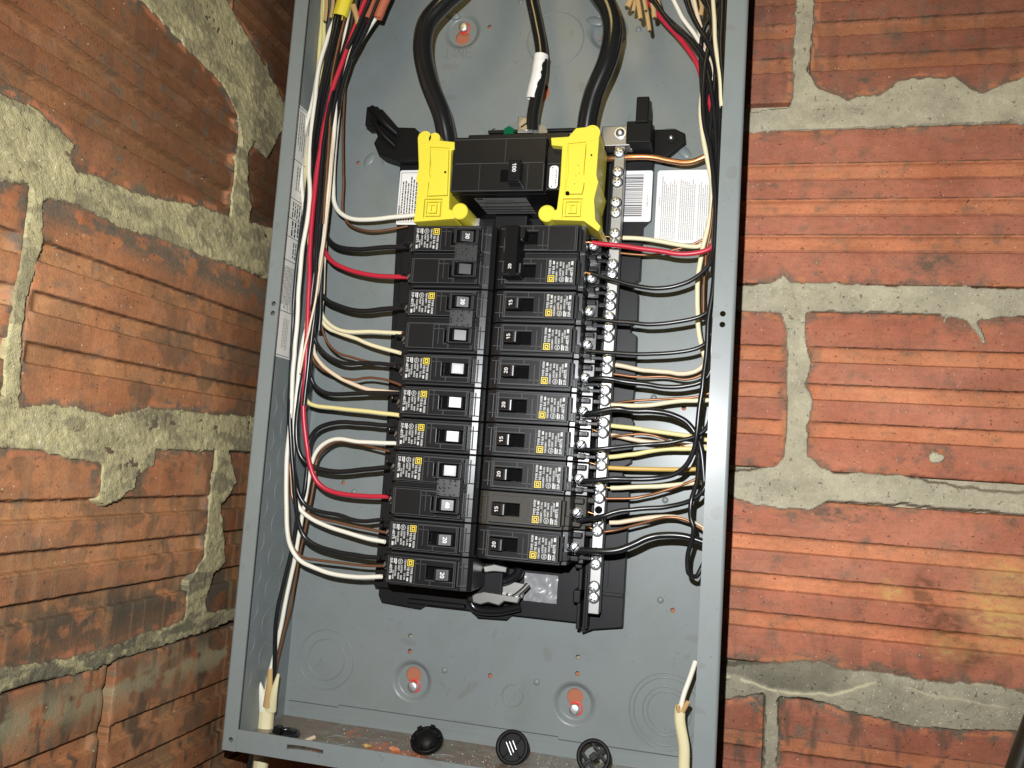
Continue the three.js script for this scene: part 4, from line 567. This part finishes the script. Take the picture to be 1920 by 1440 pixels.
wire('rd', 2.0, 'red wire to the lower pole of the 40 amp breaker', [727, 931, 48, 690, 930, 48, 648, 927, 48, 612, 917, 49, 592, 900, 51, 582, 875, 53, 577, 845, 55, 570, 790, 57, 569, 730, 59, 573, 680, 61, 577, 580, 63, 583, 440, 65, 592, 340, 66, 603, 263, 67, 622, 174, 68, 645, 108, 68, 664, 55, 67, 690, -20, 66]);
wire('bk', 1.75, 'black wire to the single 20 breaker below the 40 amp one, upper side', [718, 974, 46, 690, 977, 46, 665, 975, 46, 640, 967, 46, 606, 960, 46, 578, 950, 47, 562, 930, 49, 553, 897, 51, 546, 847, 53, 545, 780, 55, 551, 690, 57, 562, 560, 60, 573, 440, 62, 583, 330, 63, 594, 230, 64, 612, 140, 65, 634, 40, 66, 646, -20, 66]);
wire('cd', 1.15, 'copper wire between the black and white wires, below the 40 amp breaker', [732, 1000, 44, 700, 994, 44, 657, 985, 44, 607, 973, 43, 582, 965, 43, 562, 955, 43, 550, 940, 44, 545, 900, 45, 543, 820, 47, 549, 700, 50, 562, 560, 52, 588, 330, 54, 610, 160, 56, 640, -20, 58]);
wire('wh', 1.8, 'white wire to the single 20 breaker below the 40 amp one', [722, 1016, 46, 690, 1009, 46, 657, 1000, 46, 615, 987, 46, 582, 971, 46, 565, 957, 47, 555, 938, 48, 550, 900, 50, 549, 830, 52, 556, 740, 54, 568, 640, 57, 590, 570, 60, 604, 470, 62, 614, 390, 62, 622, 300, 62, 634, 160, 62, 648, 60, 62, 660, -20, 62]);
wire('bk', 1.95, 'black wire to the lowest breaker, dipping behind the white bundle', [715, 1046, 46, 680, 1043, 46, 632, 1034, 46, 592, 1022, 46, 572, 1008, 47, 560, 985, 49, 555, 950, 52, 551, 897, 55, 547, 840, 57, 545, 770, 59, 549, 690, 60, 556, 580, 62, 566, 460, 63, 575, 370, 64, 586, 270, 65, 602, 170, 66, 624, 60, 67, 640, -20, 67]);
wire('cd', 1.1, 'copper wire to the lowest breaker, above its white wire', [727, 1061, 44, 690, 1060, 44, 650, 1057, 44, 597, 1051, 44, 568, 1045, 44, 552, 1030, 44, 543, 1005, 45, 540, 950, 46, 540, 860, 48, 546, 760, 50, 553, 620, 52, 566, 460, 54, 588, 280, 56, 618, 100, 58, 640, -20, 58]);
wire('wh', 1.85, 'white wire hanging lowest, to the lower side of the lowest breaker', [716, 1081, 46, 690, 1082, 46, 659, 1081, 46, 624, 1076, 46, 588, 1064, 47, 560, 1049, 48, 545, 1027, 50, 539, 1000, 52, 537, 940, 54, 538, 860, 56, 543, 800, 58, 548, 730, 60, 556, 610, 62, 565, 480, 64, 574, 425, 65, 580, 370, 66, 580, 300, 66, 588, 200, 66, 598, 126, 66, 616, 65, 66, 634, 20, 66, 648, -20, 66]);
// strands of the bundle that only pass
wire('ye', 1.7, 'pale yellow strand along the printed side label', [548, 560, 40, 558, 450, 42, 570, 360, 44, 580, 280, 46, 592, 190, 48, 598, 110, 50, 603, 40, 50, 606, -20, 50]);
wire('bk', 1.8, 'black strand nearest the printed side label', [540, 830, 42, 544, 720, 46, 549, 620, 50, 553, 540, 53, 562, 455, 56, 572, 385, 58, 584, 300, 60, 598, 210, 62, 617, 110, 62, 640, 20, 62, 650, -20, 62]);
wire('wh', 1.6, 'white strand curving out of the bundle under the yellow tape', [565, 480, 58, 570, 400, 58, 566, 340, 57, 569, 260, 57, 586, 190, 58, 600, 120, 58, 618, 62, 58, 640, 0, 58, 646, -20, 58]);
wire('bk', 1.8, 'black strand crossing in the middle of the wire bundle', [570, 760, 62, 581, 660, 64, 592, 560, 66, 594, 470, 67, 597, 400, 67, 603, 310, 67, 614, 220, 68, 634, 130, 68, 668, 55, 68, 700, -20, 68]);
wire('pe', 0.9, 'thin copper-pink strand slanting across the face of the bundle', [562, 700, 66, 572, 655, 67, 588, 578, 68, 600, 500, 68, 610, 430, 68, 616, 380, 66, 622, 300, 64, 630, 200, 62, 650, 110, 60, 676, 50, 60]);
wire('bk', 1.8, 'black strand on the inner edge of the bundle', [604, 440, 60, 612, 380, 60, 620, 300, 60, 630, 215, 61, 650, 130, 62, 676, 75, 62, 704, 15, 62, 720, -20, 62]);
wire('cd', 1.1, 'brown bare strand between red and black in the upper bundle', [606, 420, 64, 612, 330, 65, 618, 240, 66, 621, 160, 67, 628, 110, 67, 650, 20, 66, 660, -20, 66]);
wire('bk', 1.9, 'black strand behind the white one under the yellow tape', [578, 700, 52, 586, 600, 54, 588, 500, 56, 585, 400, 58, 588, 320, 60, 600, 220, 62, 620, 130, 63, 646, 40, 64, 656, -20, 64]);
wire('bk', 1.9, 'black strand beside the red one in the lower half of the bundle', [576, 740, 58, 582, 660, 60, 589, 560, 61, 597, 450, 62, 606, 350, 63, 618, 250, 64, 632, 170, 65, 652, 80, 66, 674, -20, 66]);
wire('bk', 1.9, 'black strand at the bundle edge facing the first breakers', [598, 620, 52, 602, 540, 54, 603, 460, 56, 610, 370, 57, 622, 270, 58, 636, 185, 60, 660, 100, 61, 692, 20, 62, 706, -20, 62]);
wire('bk', 1.8, 'black strand under the slanting copper-pink one', [566, 720, 56, 574, 640, 58, 583, 560, 60, 594, 470, 63, 604, 390, 64, 611, 300, 64, 622, 210, 64, 640, 110, 64, 664, 20, 64, 672, -20, 64]);
// neutral-bar side: ends first
wire('cu', 2.4, 'thick bare copper ground wire below the bracket ear', [1126, 297, 28, 1137, 298, 30, 1178, 295, 33, 1225, 296, 33, 1262, 303, 33, 1291, 305, 34, 1322, 294, 36, 1345, 282, 36], null, GN);
wire('cr', 1.75, 'cream wire to the neutral bar just above the long red wire', [1168, 446, 34, 1209, 448, 34, 1246, 454, 34, 1284, 461, 35, 1312, 461, 36, 1324, 452, 36], [1130, 443, 33, 1150, 445, 33, 1172, 447, 34], GN);
wire('cd', 1.0, 'thin copper wire crossing behind the long red wire', [1160, 474, 30, 1188, 477, 30, 1209, 478, 30, 1237, 476, 30, 1265, 468, 31, 1293, 460, 32, 1325, 446, 33], null, GN);
wire('rd', 1.9, 'red wire to the double breaker with the long handle bar', [1110, 455, 60, 1171, 462, 60, 1227, 469, 60, 1274, 476, 60, 1310, 474, 60, 1336, 462, 60, 1344, 430, 60, 1344, 340, 60, 1342, 255, 60, 1330, 190, 60, 1315, 147, 60, 1304, 115, 60, 1281, 80, 60, 1246, 41, 60, 1219, 8, 60, 1200, -20, 60], [1102, 454, 60, 1113, 455, 60]);
wire('bk', 1.75, 'black wire directly below the long red wire', [1108, 513, 60, 1152, 526, 60, 1199, 538, 60, 1237, 541, 60, 1274, 535, 60, 1312, 515, 60, 1334, 488, 60, 1340, 450, 60, 1341, 380, 60, 1336, 290, 60, 1322, 220, 62, 1317, 170, 64, 1315, 115, 66, 1318, 60, 66, 1340, 15, 66, 1352, -20, 66], [1098, 511, 60, 1110, 514, 60]);
wire('bk', 1.65, 'black wire to the dust-specked 15 amp breaker', [1106, 598, 60, 1140, 601, 60, 1171, 604, 60, 1227, 608, 60, 1274, 603, 60, 1318, 591, 60, 1336, 570, 60, 1340, 500, 62, 1341, 400, 62, 1330, 260, 64, 1322, 200, 64, 1330, 130, 66, 1316, 95, 68, 1290, 70, 68, 1250, 32, 66, 1214, -6, 64]);
wire('bk', 1.6, 'black wire to the 15 amp breaker below the dust-specked one', [1100, 658, 60, 1152, 662, 60, 1209, 664, 60, 1265, 661, 60, 1312, 651, 60, 1330, 635, 60, 1338, 560, 62, 1343, 450, 63, 1341, 340, 64, 1332, 250, 66, 1338, 180, 68, 1340, 120, 68, 1320, 70, 70, 1300, 35, 70, 1281, -10, 70]);
wire('pe', 1.8, 'pale pink wire to the neutral bar, highest of the lower neutrals', [1154, 684, 33, 1180, 689, 33, 1209, 694, 33, 1256, 698, 33, 1282, 702, 34, 1310, 694, 35, 1322, 680, 36, 1316, 650, 36], null, GN);
wire('cd', 1.05, 'dark copper wire just below the pale pink neutral', [1148, 701, 30, 1199, 706, 30, 1246, 706, 30, 1284, 711, 31, 1312, 704, 32, 1330, 690, 33], [1113, 693, 33, 1134, 696, 33], GN);
wire('bk', 1.85, 'black wire to the upper of the two adjacent 20 amp breakers', [1096, 713, 58, 1115, 710, 60, 1136, 709, 60, 1171, 715, 58, 1209, 720, 57, 1246, 725, 57, 1284, 724, 57, 1315, 716, 57, 1330, 700, 58, 1334, 640, 60, 1342, 540, 62, 1345, 420, 64, 1344, 280, 66, 1346, 150, 70, 1350, 80, 70, 1334, 30, 70, 1312, -10, 70]);
wire('cd', 1.0, 'dark copper wire above a pale neutral, near a small square hole', [1148, 758, 30, 1165, 754, 31, 1190, 752, 32, 1227, 750, 32, 1274, 747, 33, 1320, 741, 34, 1336, 735, 34], [1114, 751, 33, 1130, 752, 33], GN);
wire('cr', 1.75, 'pale neutral wire crossed at its end by the fat black looping wire', [1146, 759, 34, 1190, 761, 34, 1215, 760, 34, 1240, 756, 34, 1274, 752, 35, 1315, 751, 36, 1336, 750, 36], null, GN);
wire('bk', 2.2, 'fat black wire bending sharply down beside the flange', [1092, 776, 58, 1115, 774, 60, 1135, 769, 60, 1155, 767, 60, 1190, 771, 58, 1227, 772, 57, 1260, 778, 57, 1288, 793, 57, 1303, 813, 57, 1314, 840, 56, 1319, 880, 56, 1322, 930, 56]);
wire('ye', 1.75, 'yellowish neutral slanting under the black wires', [1146, 798, 33, 1190, 803, 33, 1220, 807, 33, 1255, 812, 33, 1302, 820, 34, 1330, 826, 34], [1113, 792, 33, 1128, 793, 33], GN);
wire('pe', 1.7, 'short pale neutral disappearing under the thin black wire', [1146, 816, 32, 1165, 819, 32, 1190, 824, 31, 1225, 829, 30, 1270, 832, 30, 1330, 838, 30], [1112, 806, 33, 1128, 812, 33], GN);
wire('cd', 1.0, 'wavy copper wire looped over the short pale neutral', [1146, 819, 35, 1171, 816, 36, 1190, 814, 36, 1212, 814, 36, 1237, 821, 36, 1256, 828, 34, 1285, 840, 32], null, GN);
wire('bk', 1.6, 'thin black wire to the clean 15 amp breaker', [1080, 841, 58, 1110, 843, 60, 1134, 841, 60, 1171, 836, 58, 1209, 833, 56, 1246, 831, 56, 1274, 826, 56, 1302, 819, 57, 1322, 807, 58, 1334, 780, 60, 1338, 700, 62]);
wire('ye', 1.8, 'bright yellowish neutral below the thin black wire', [1142, 857, 33, 1165, 855, 33, 1190, 852, 33, 1218, 847, 33, 1262, 842, 34, 1300, 841, 35, 1330, 841, 35], null, GN);
wire('oc', 1.75, 'ochre brown neutral running level across', [1141, 877, 33, 1171, 879, 33, 1227, 880, 33, 1275, 880, 34, 1320, 879, 35], [1102, 866, 33, 1126, 874, 33], GN);
wire('bk', 1.9, 'black wire sweeping up beside the flange from the 20 amp breaker above the stained one', [1084, 903, 58, 1115, 900, 60, 1150, 898, 60, 1190, 898, 58, 1230, 897, 57, 1262, 890, 58, 1287, 871, 60, 1300, 845, 62, 1306, 815, 64, 1312, 770, 65, 1318, 720, 66, 1323, 670, 66, 1328, 600, 67, 1336, 540, 68, 1344, 450, 68, 1348, 300, 68, 1350, 160, 70, 1352, -20, 70]);
wire('cr', 1.8, 'cream neutral with cut end just above a copper wire, near the lower end', [1145, 915, 33, 1170, 915, 33, 1196, 914, 33, 1254, 910, 34, 1318, 904, 35], [1136, 914, 33, 1147, 915, 33], GN);
wire('cd', 1.2, 'copper wire rising toward the flange below the cream neutral', [1136, 935, 33, 1160, 935, 33, 1186, 934, 33, 1210, 929, 33, 1234, 923, 34, 1273, 912, 35, 1300, 901, 36, 1326, 888, 36], null, GN);
wire('bk', 1.85, 'black wire to the brown-stained 15 amp breaker', [1082, 977, 57, 1112, 973, 59, 1132, 968, 60, 1157, 959, 59, 1176, 956, 58, 1215, 953, 57, 1255, 949, 57, 1284, 943, 58, 1302, 935, 59, 1318, 920, 60, 1328, 890, 60, 1332, 830, 60]);
wire('pe', 1.75, 'pale neutral with cut end at the lower part of the bar', [1143, 980, 33, 1165, 979, 33, 1190, 975, 33, 1225, 970, 34, 1265, 970, 34, 1300, 980, 34, 1320, 992, 34], [1103, 960, 36, 1120, 966, 36], GN);
wire('cd', 1.1, 'lowest dark copper wire at the neutral bar', [1134, 997, 32, 1155, 994, 32, 1176, 988, 33, 1215, 978, 35, 1252, 970, 37, 1283, 974, 37, 1316, 992, 36], [1103, 989, 33, 1122, 995, 33], GN);
wire('bk', 2.5, 'thick black wire to the lowest 20 amp breaker', [1070, 1031, 57, 1115, 1033, 59, 1150, 1033, 59, 1172, 1027, 58, 1200, 1015, 57, 1225, 1006, 56, 1254, 1003, 56, 1285, 1006, 56, 1320, 1017, 56]);
wire('bk', 1.8, 'black wire hanging in a free loop beside the flange', [1318, 800, 52, 1310, 850, 54, 1308, 900, 58, 1296, 938, 62, 1295, 970, 62, 1301, 993, 62, 1296, 1018, 60, 1290, 1046, 58, 1291, 1072, 57, 1299, 1083, 56, 1310, 1074, 54, 1322, 1050, 52]);
// strands passing along the flange
wire('cr', 1.9, 'cream strand running down beside the flange, past the fine print sticker', [1322, 672, 38, 1313, 640, 38, 1308, 600, 38, 1308, 552, 38, 1312, 500, 38, 1322, 445, 40, 1332, 400, 42, 1335, 350, 44, 1326, 302, 46, 1317, 246, 48, 1313, 210, 48, 1318, 130, 50, 1310, 50, 54, 1290, -20, 56]);
wire('cd', 1.1, 'brown bare strand behind the flange', [1318, 600, 44, 1320, 530, 44, 1326, 470, 44, 1334, 420, 46, 1340, 330, 48, 1342, 200, 50, 1336, 90, 52, 1325, -20, 54]);
wire('bk', 1.8, 'black strand twisting down past the cream one', [1336, 520, 66, 1340, 430, 68, 1339, 350, 70, 1330, 275, 71, 1320, 230, 72, 1318, 180, 72, 1324, 110, 72, 1336, 55, 72, 1328, 10, 72, 1318, -20, 72]);
wire('bk', 1.8, 'black strand fanning in from the upper edge beside the red one', [1345, 330, 66, 1340, 240, 68, 1334, 170, 70, 1325, 130, 70, 1308, 95, 70, 1286, 70, 70, 1262, 50, 70, 1240, 22, 70, 1222, -10, 70]);
wire('bk', 1.8, 'black strand crossing the others near the upper corner', [1350, 260, 70, 1350, 190, 72, 1342, 120, 72, 1326, 78, 74, 1308, 48, 74, 1292, 12, 74, 1286, -20, 74]);
wire('wh', 1.7, 'white strand fanning in from the upper edge', [1340, 200, 60, 1334, 140, 60, 1318, 90, 60, 1300, 60, 60, 1280, 34, 60, 1258, -10, 60]);
wire('pe', 1.6, 'pale strand between black strands near the upper corner', [1346, 240, 62, 1342, 150, 62, 1330, 110, 62, 1316, 60, 62, 1305, 20, 62, 1300, -20, 62]);
wire('cr', 1.6, 'cream strand close against the flange at the upper corner', [1353, 200, 76, 1350, 140, 76, 1342, 90, 75, 1340, 40, 74, 1336, -20, 72]);
wire('bk', 1.9, 'black strand close against the flange', [1351, 380, 72, 1354, 260, 74, 1355, 160, 76, 1352, 80, 76, 1354, 20, 76, 1354, -20, 76]);

// ------------------------------------------------------------ sheaths, tape and paper filler
{
  const fan = (pts, r0, r1) => { const g = tube(path(pts), 1, 26, 14), a = g.attributes.position, c = new THREE.CatmullRomCurve3(path(pts), false, 'centripetal'), n = 26; for (let i = 0; i <= n; i++) { const q = c.getPointAt(i / n), r = r0 + (r1 - r0) * i / n; for (let j = 0; j <= 14; j++) { const k = i * 15 + j; a.setXYZ(k, q.x + (a.getX(k) - q.x) * r * (1 + 0.08 * Math.sin(j * 2.2)), q.y + (a.getY(k) - q.y) * r, q.z + (a.getZ(k) - q.z) * r * 0.75); } } g.computeVertexNormals(); return g; };
  const flap = (pts, r0, r1) => fan(pts, r0, r1);
  const c1 = tag(part('cable_sheath', fan([484, 1470, 40, 490, 1420, 40, 496, 1370, 38, 500, 1320, 38, 503, 1290, 38], 6.2, 7.4), M.sheath), 'cream cable sheath split open, rising through the black bushing', 'cable sheath', 'cable sheaths with cut ends');
  part('split_flap', [flap([494, 1330, 40, 489, 1296, 44, 481, 1272, 46], 4.6, 2.2), ballAt(at(480.5, 1271, 46), 2.2, 1, 1, 0.8)], M.white, c1);
  part('split_flap', flap([507, 1330, 40, 514, 1296, 44, 522, 1264, 45], 5.2, 1.1), M.sheath, c1);
  part('paper_filler', flap([501, 1325, 43, 505, 1285, 45, 507, 1254, 43], 3.6, 2.0), M.kraft, c1); settle(c1);
  const c2 = tag(part('cable_sheath', fan([1286, 1480, 40, 1283, 1440, 40, 1283, 1400, 40, 1275, 1350, 40, 1276, 1324, 40], 4.2, 4.0), M.sheath), 'cream cable sheath ending beside the flange at the lower corner', 'cable sheath', 'cable sheaths with cut ends');
  part('white_conductor', tube(path([1276, 1326, 41, 1283, 1300, 41, 1294, 1270, 40, 1304, 1240, 40]), 1.9), M.white, c2);
  part('split_flap', [tube(path([1273, 1335, 42, 1271, 1322, 43]), 1.6), tube(path([1280, 1334, 42, 1290, 1316, 43]), 1.8)], M.kraft, c2); settle(c2);
  const y = tag(part('yellow_tape', fan([637, 32, 66, 644, 8, 66, 652, -20, 66], 7.0, 7.0), M.yelTape), 'yellow sheath end gathering white and black strands at the upper edge', 'cable sheath'); settle(y);
  settle(tag(part('cable_sheath', fan([686, 34, 62, 694, 8, 62, 704, -20, 62], 4.0, 4.2), M.salmon), 'narrow brick-red sheath end at the upper edge', 'cable sheath'));
  settle(tag(part('cable_sheath', fan([708, 34, 60, 718, 8, 60, 730, -20, 60], 4.4, 4.6), M.salmon), 'wider brick-red sheath end with a white wire coming out', 'cable sheath'));
  const shred = (pts, r, label) => { const o = tag(part('paper_filler', fan(pts, r, r * 0.7), M.kraft), label, 'paper filler', 'torn brown paper ends at the upper edge'); const n = pts.length, e = at(pts[n - 3], pts[n - 2], pts[n - 1]); part('dark_tip', ballAt(e, r * 0.55), M.char, o); return settle(o); };
  shred([1186, -20, 60, 1182, 0, 60, 1176, 14, 60], 3.4, 'torn brown paper end nearest the thick cable');
  shred([1192, -20, 62, 1197, 8, 62, 1201, 36, 62], 2.6, 'torn brown paper end, second from the thick cable');
  shred([1206, -20, 63, 1212, 20, 63, 1218, 58, 63], 2.2, 'longest torn brown paper end with frayed tip');
  shred([1214, -20, 64, 1224, 8, 64, 1227, 34, 64], 2.6, 'torn brown paper end beside the red wire');
  shred([1196, -20, 58, 1190, 6, 58, 1187, 22, 58], 2.2, 'stubby torn brown paper end behind the others near the thick cable');
  shred([1226, -20, 64, 1233, 0, 64, 1238, 18, 64], 2.0, 'torn brown paper end touching the red wire');
  shred([1204, -20, 66, 1208, 2, 66, 1211, 20, 66], 1.9, 'short torn brown paper end in front of the longest one');
  shred([626, -20, 60, 624, 10, 60, 620, 34, 60], 2.0, 'torn brown paper end next to the yellow tape');
  shred([1306, -20, 62, 1316, 4, 62, 1314, 30, 62], 2.4, 'pale torn paper end among the black strands of the upper corner');
  shred([612, -20, 60, 612, 12, 60, 609, 40, 60], 2.2, 'torn brown paper end beside the pale yellow strand');
  shred([662, 10, 68, 668, 30, 68, 671, 46, 68], 2.6, 'torn brown paper end between the yellow tape and the red sheaths');
}

// ------------------------------------------------------------ loose things on the floor of the box
{
  // black bushing where the sheathed cable enters
  const b = thing('cable_bushing', 'black plastic bushing around the sheathed cable in the box floor', 'bushing', null, [-152, 1.3, 50]);
  part('bushing_rim', [new THREE.TorusGeometry(10.4, 2, 8, 28).rotateX(Math.PI / 2).translate(0, 1.6, 0), new THREE.CylinderGeometry(10, 10, 6, 24, 1, true).translate(0, -2, 0)], M.blackGloss, b);
  part('clamp_finger', [box(-9, -3, 1, 7, -3, 3, 0.6), box(4, 9, 1, 6, -3, 3, 0.6)], M.blackGloss, b);
  const plug = (label, p, rx, rz, kind) => {
    const t = thing('knockout_plug', label, 'plug', 'loose black plugs on the box floor'); t.position.copy(p).multiplyScalar(0.001); t.rotation.set(rx, 0, rz);
    const R = 12.8, prof = [[R - 3, 0], [R - 0.6, 0], [R, 0.8], [R, 3.6], [R - 0.8, 4.4], [R - 2.6, 4.4], [R - 3, 3.4], [R - 3, 0]].map(q => new THREE.Vector2(q[0], q[1]));
    part('rim', new THREE.LatheGeometry(prof, 40).rotateX(Math.PI / 2), M.plug, t);
    if (kind === 0) part('dome', [new THREE.SphereGeometry(10.4, 28, 10, 0, 7, 0, 1.3).rotateX(Math.PI / 2).scale(1, 1, 0.75).translate(0, 0, 2), ...[0, 1, 2, 3, 4, 5].map(k => box(8.6, 11.6, -2, 2, 2, 7.6, 0.6).rotateZ(k * 1.05 + 0.3))], M.plug, t);
    if (kind === 1) { part('web', [cyl(0, 0, 0.2, 1.2, 10), box(-9.4, 9.4, -0.7, 0.7, 1, 4, 0.3).rotateZ(0.9), box(-9.4, 9.4, -0.7, 0.7, 1, 4, 0.3).rotateZ(-0.75)], M.plug, t); part('reflection_strip', [-2.4, 0, 2.6].map((x, i) => box(x - 0.25, x + 0.25, -5 + i, 5 - i * 0.6, 1, 4.6).rotateZ(0.55)), M.zinc, t); }  // pale zinc strips stand in for shiny reflections on the plug
    if (kind === 2) part('web', [box(-10, 10, -1.3, 1.3, 0.4, 3.4, 0.4).rotateZ(0.78), box(-10, 10, -1.1, 1.1, 0.4, 3.2, 0.4).translate(0, 5.2, 0).scale(0.8, 1, 1).rotateZ(-0.8), box(-8, 8, -3.2, -1, 0.4, 3.2, 0.4).translate(0, -3, 0).rotateZ(-0.8), box(-2.6, 2.6, -2.6, 2.6, 0.4, 4.4, 0.5).rotateZ(0.78)], M.plug, t);
    return t;
  };
  plug('black domed plug lying on the box floor beside orange brick dust', V3(-38, 7.5, 34), -1.0, 0, 0);
  plug('black plug leaning on the back sheet, pale strips standing for reflections inside', V3(30, 12, 30), -0.35, 0, 1);
  plug('black plug with open slots leaning on the back sheet, nearest the lower screw', V3(93, 14.6, 32), -0.35, 0, 2);
  // snips of insulation and brick crumbs
  const tubeBit = (label, u, v, z, dx, dz, m) => { const p = at(u, v, z), q = p.clone().add(V3(dx, 0, dz)); p.y = q.y = 2.9; const g = new THREE.TubeGeometry(new THREE.LineCurve3(p, q), 4, 1.7, 12); const o = tag(part('insulation_snip', g, m), label, 'insulation snip'); const n = part('hollow_end', new THREE.CircleGeometry(1.0, 10).translate(q.x, q.y, q.z + 0.1), M.hole, o); settle(o); };
  tubeBit('short hollow beige insulation snip on the box floor', 590, 1368, 48, -2.2, 12, M.peach);
  tubeBit('brown insulation snip lying behind the lower flange', 612, 1396, 78, 11, 2, M.ochre);
  const chip = (label, u, v, z, s, m) => { const g = new THREE.IcosahedronGeometry(s, 1), a = g.attributes.position; for (let i = 0; i < a.count; i++) { const k = 0.6 + 0.8 * hash(Math.round(a.getX(i) * 9) + u, Math.round(a.getY(i) * 9 + a.getZ(i) * 31)); a.setXYZ(i, a.getX(i) * k * 1.5, a.getY(i) * k * 0.6, a.getZ(i) * k); } g.computeVertexNormals(); const p = at(u, v, z); g.translate(p.x, 1.6 + s * 0.3, p.z); settle(tag(part('brick_crumb', g, m), label, 'crumb')); };
  const bc = mat(lin(0.5, 0.19, 0.09), 0.9), yc = mat(lin(0.5, 0.34, 0.12), 0.9);
  chip('yellow-brown crumb beside the orange brick dust', 690, 1373, 46, 2.2, yc); chip('orange brick crumb next to the domed plug', 742, 1384, 44, 2.6, bc); chip('pale crumb in front of the domed plug', 742, 1406, 70, 2.4, yc);
  const gs = []; for (let i = 0; i < 1500; i++) { const x = rr(-120, 150), z = rr(6, 90), w = (x > 10 ? 1 : 0.3) * (z > 45 ? 1 : 0.5); if (rnd() > w) continue; const s = rr(0.2, 0.75); gs.push(new THREE.TetrahedronGeometry(s).rotateX(rr(0, 3)).rotateY(rr(0, 3)).translate(x, 1.4 + s * 0.3, z)); }
  const grit = part('grit', gs, mat(lin(0.5, 0.46, 0.38), 0.5)); grit.userData = { label: 'pale grit scattered over the box floor', category: 'grit', kind: 'stuff' };
}
// dark pipe at the lower corner
{
  const a = at(1944, 1345, 40), b = at(1882, 1520, 40);
  const t = tag(part('pipe', [tube([a.clone().lerp(b, -1.2), a, b, b.clone().lerp(a, -1)], 7.4, 20, 20)], M.pipe), 'dark rusty pipe slanting across the lower corner in front of the bricks', 'pipe'); settle(t);
}
renderer.render(scene, camera);
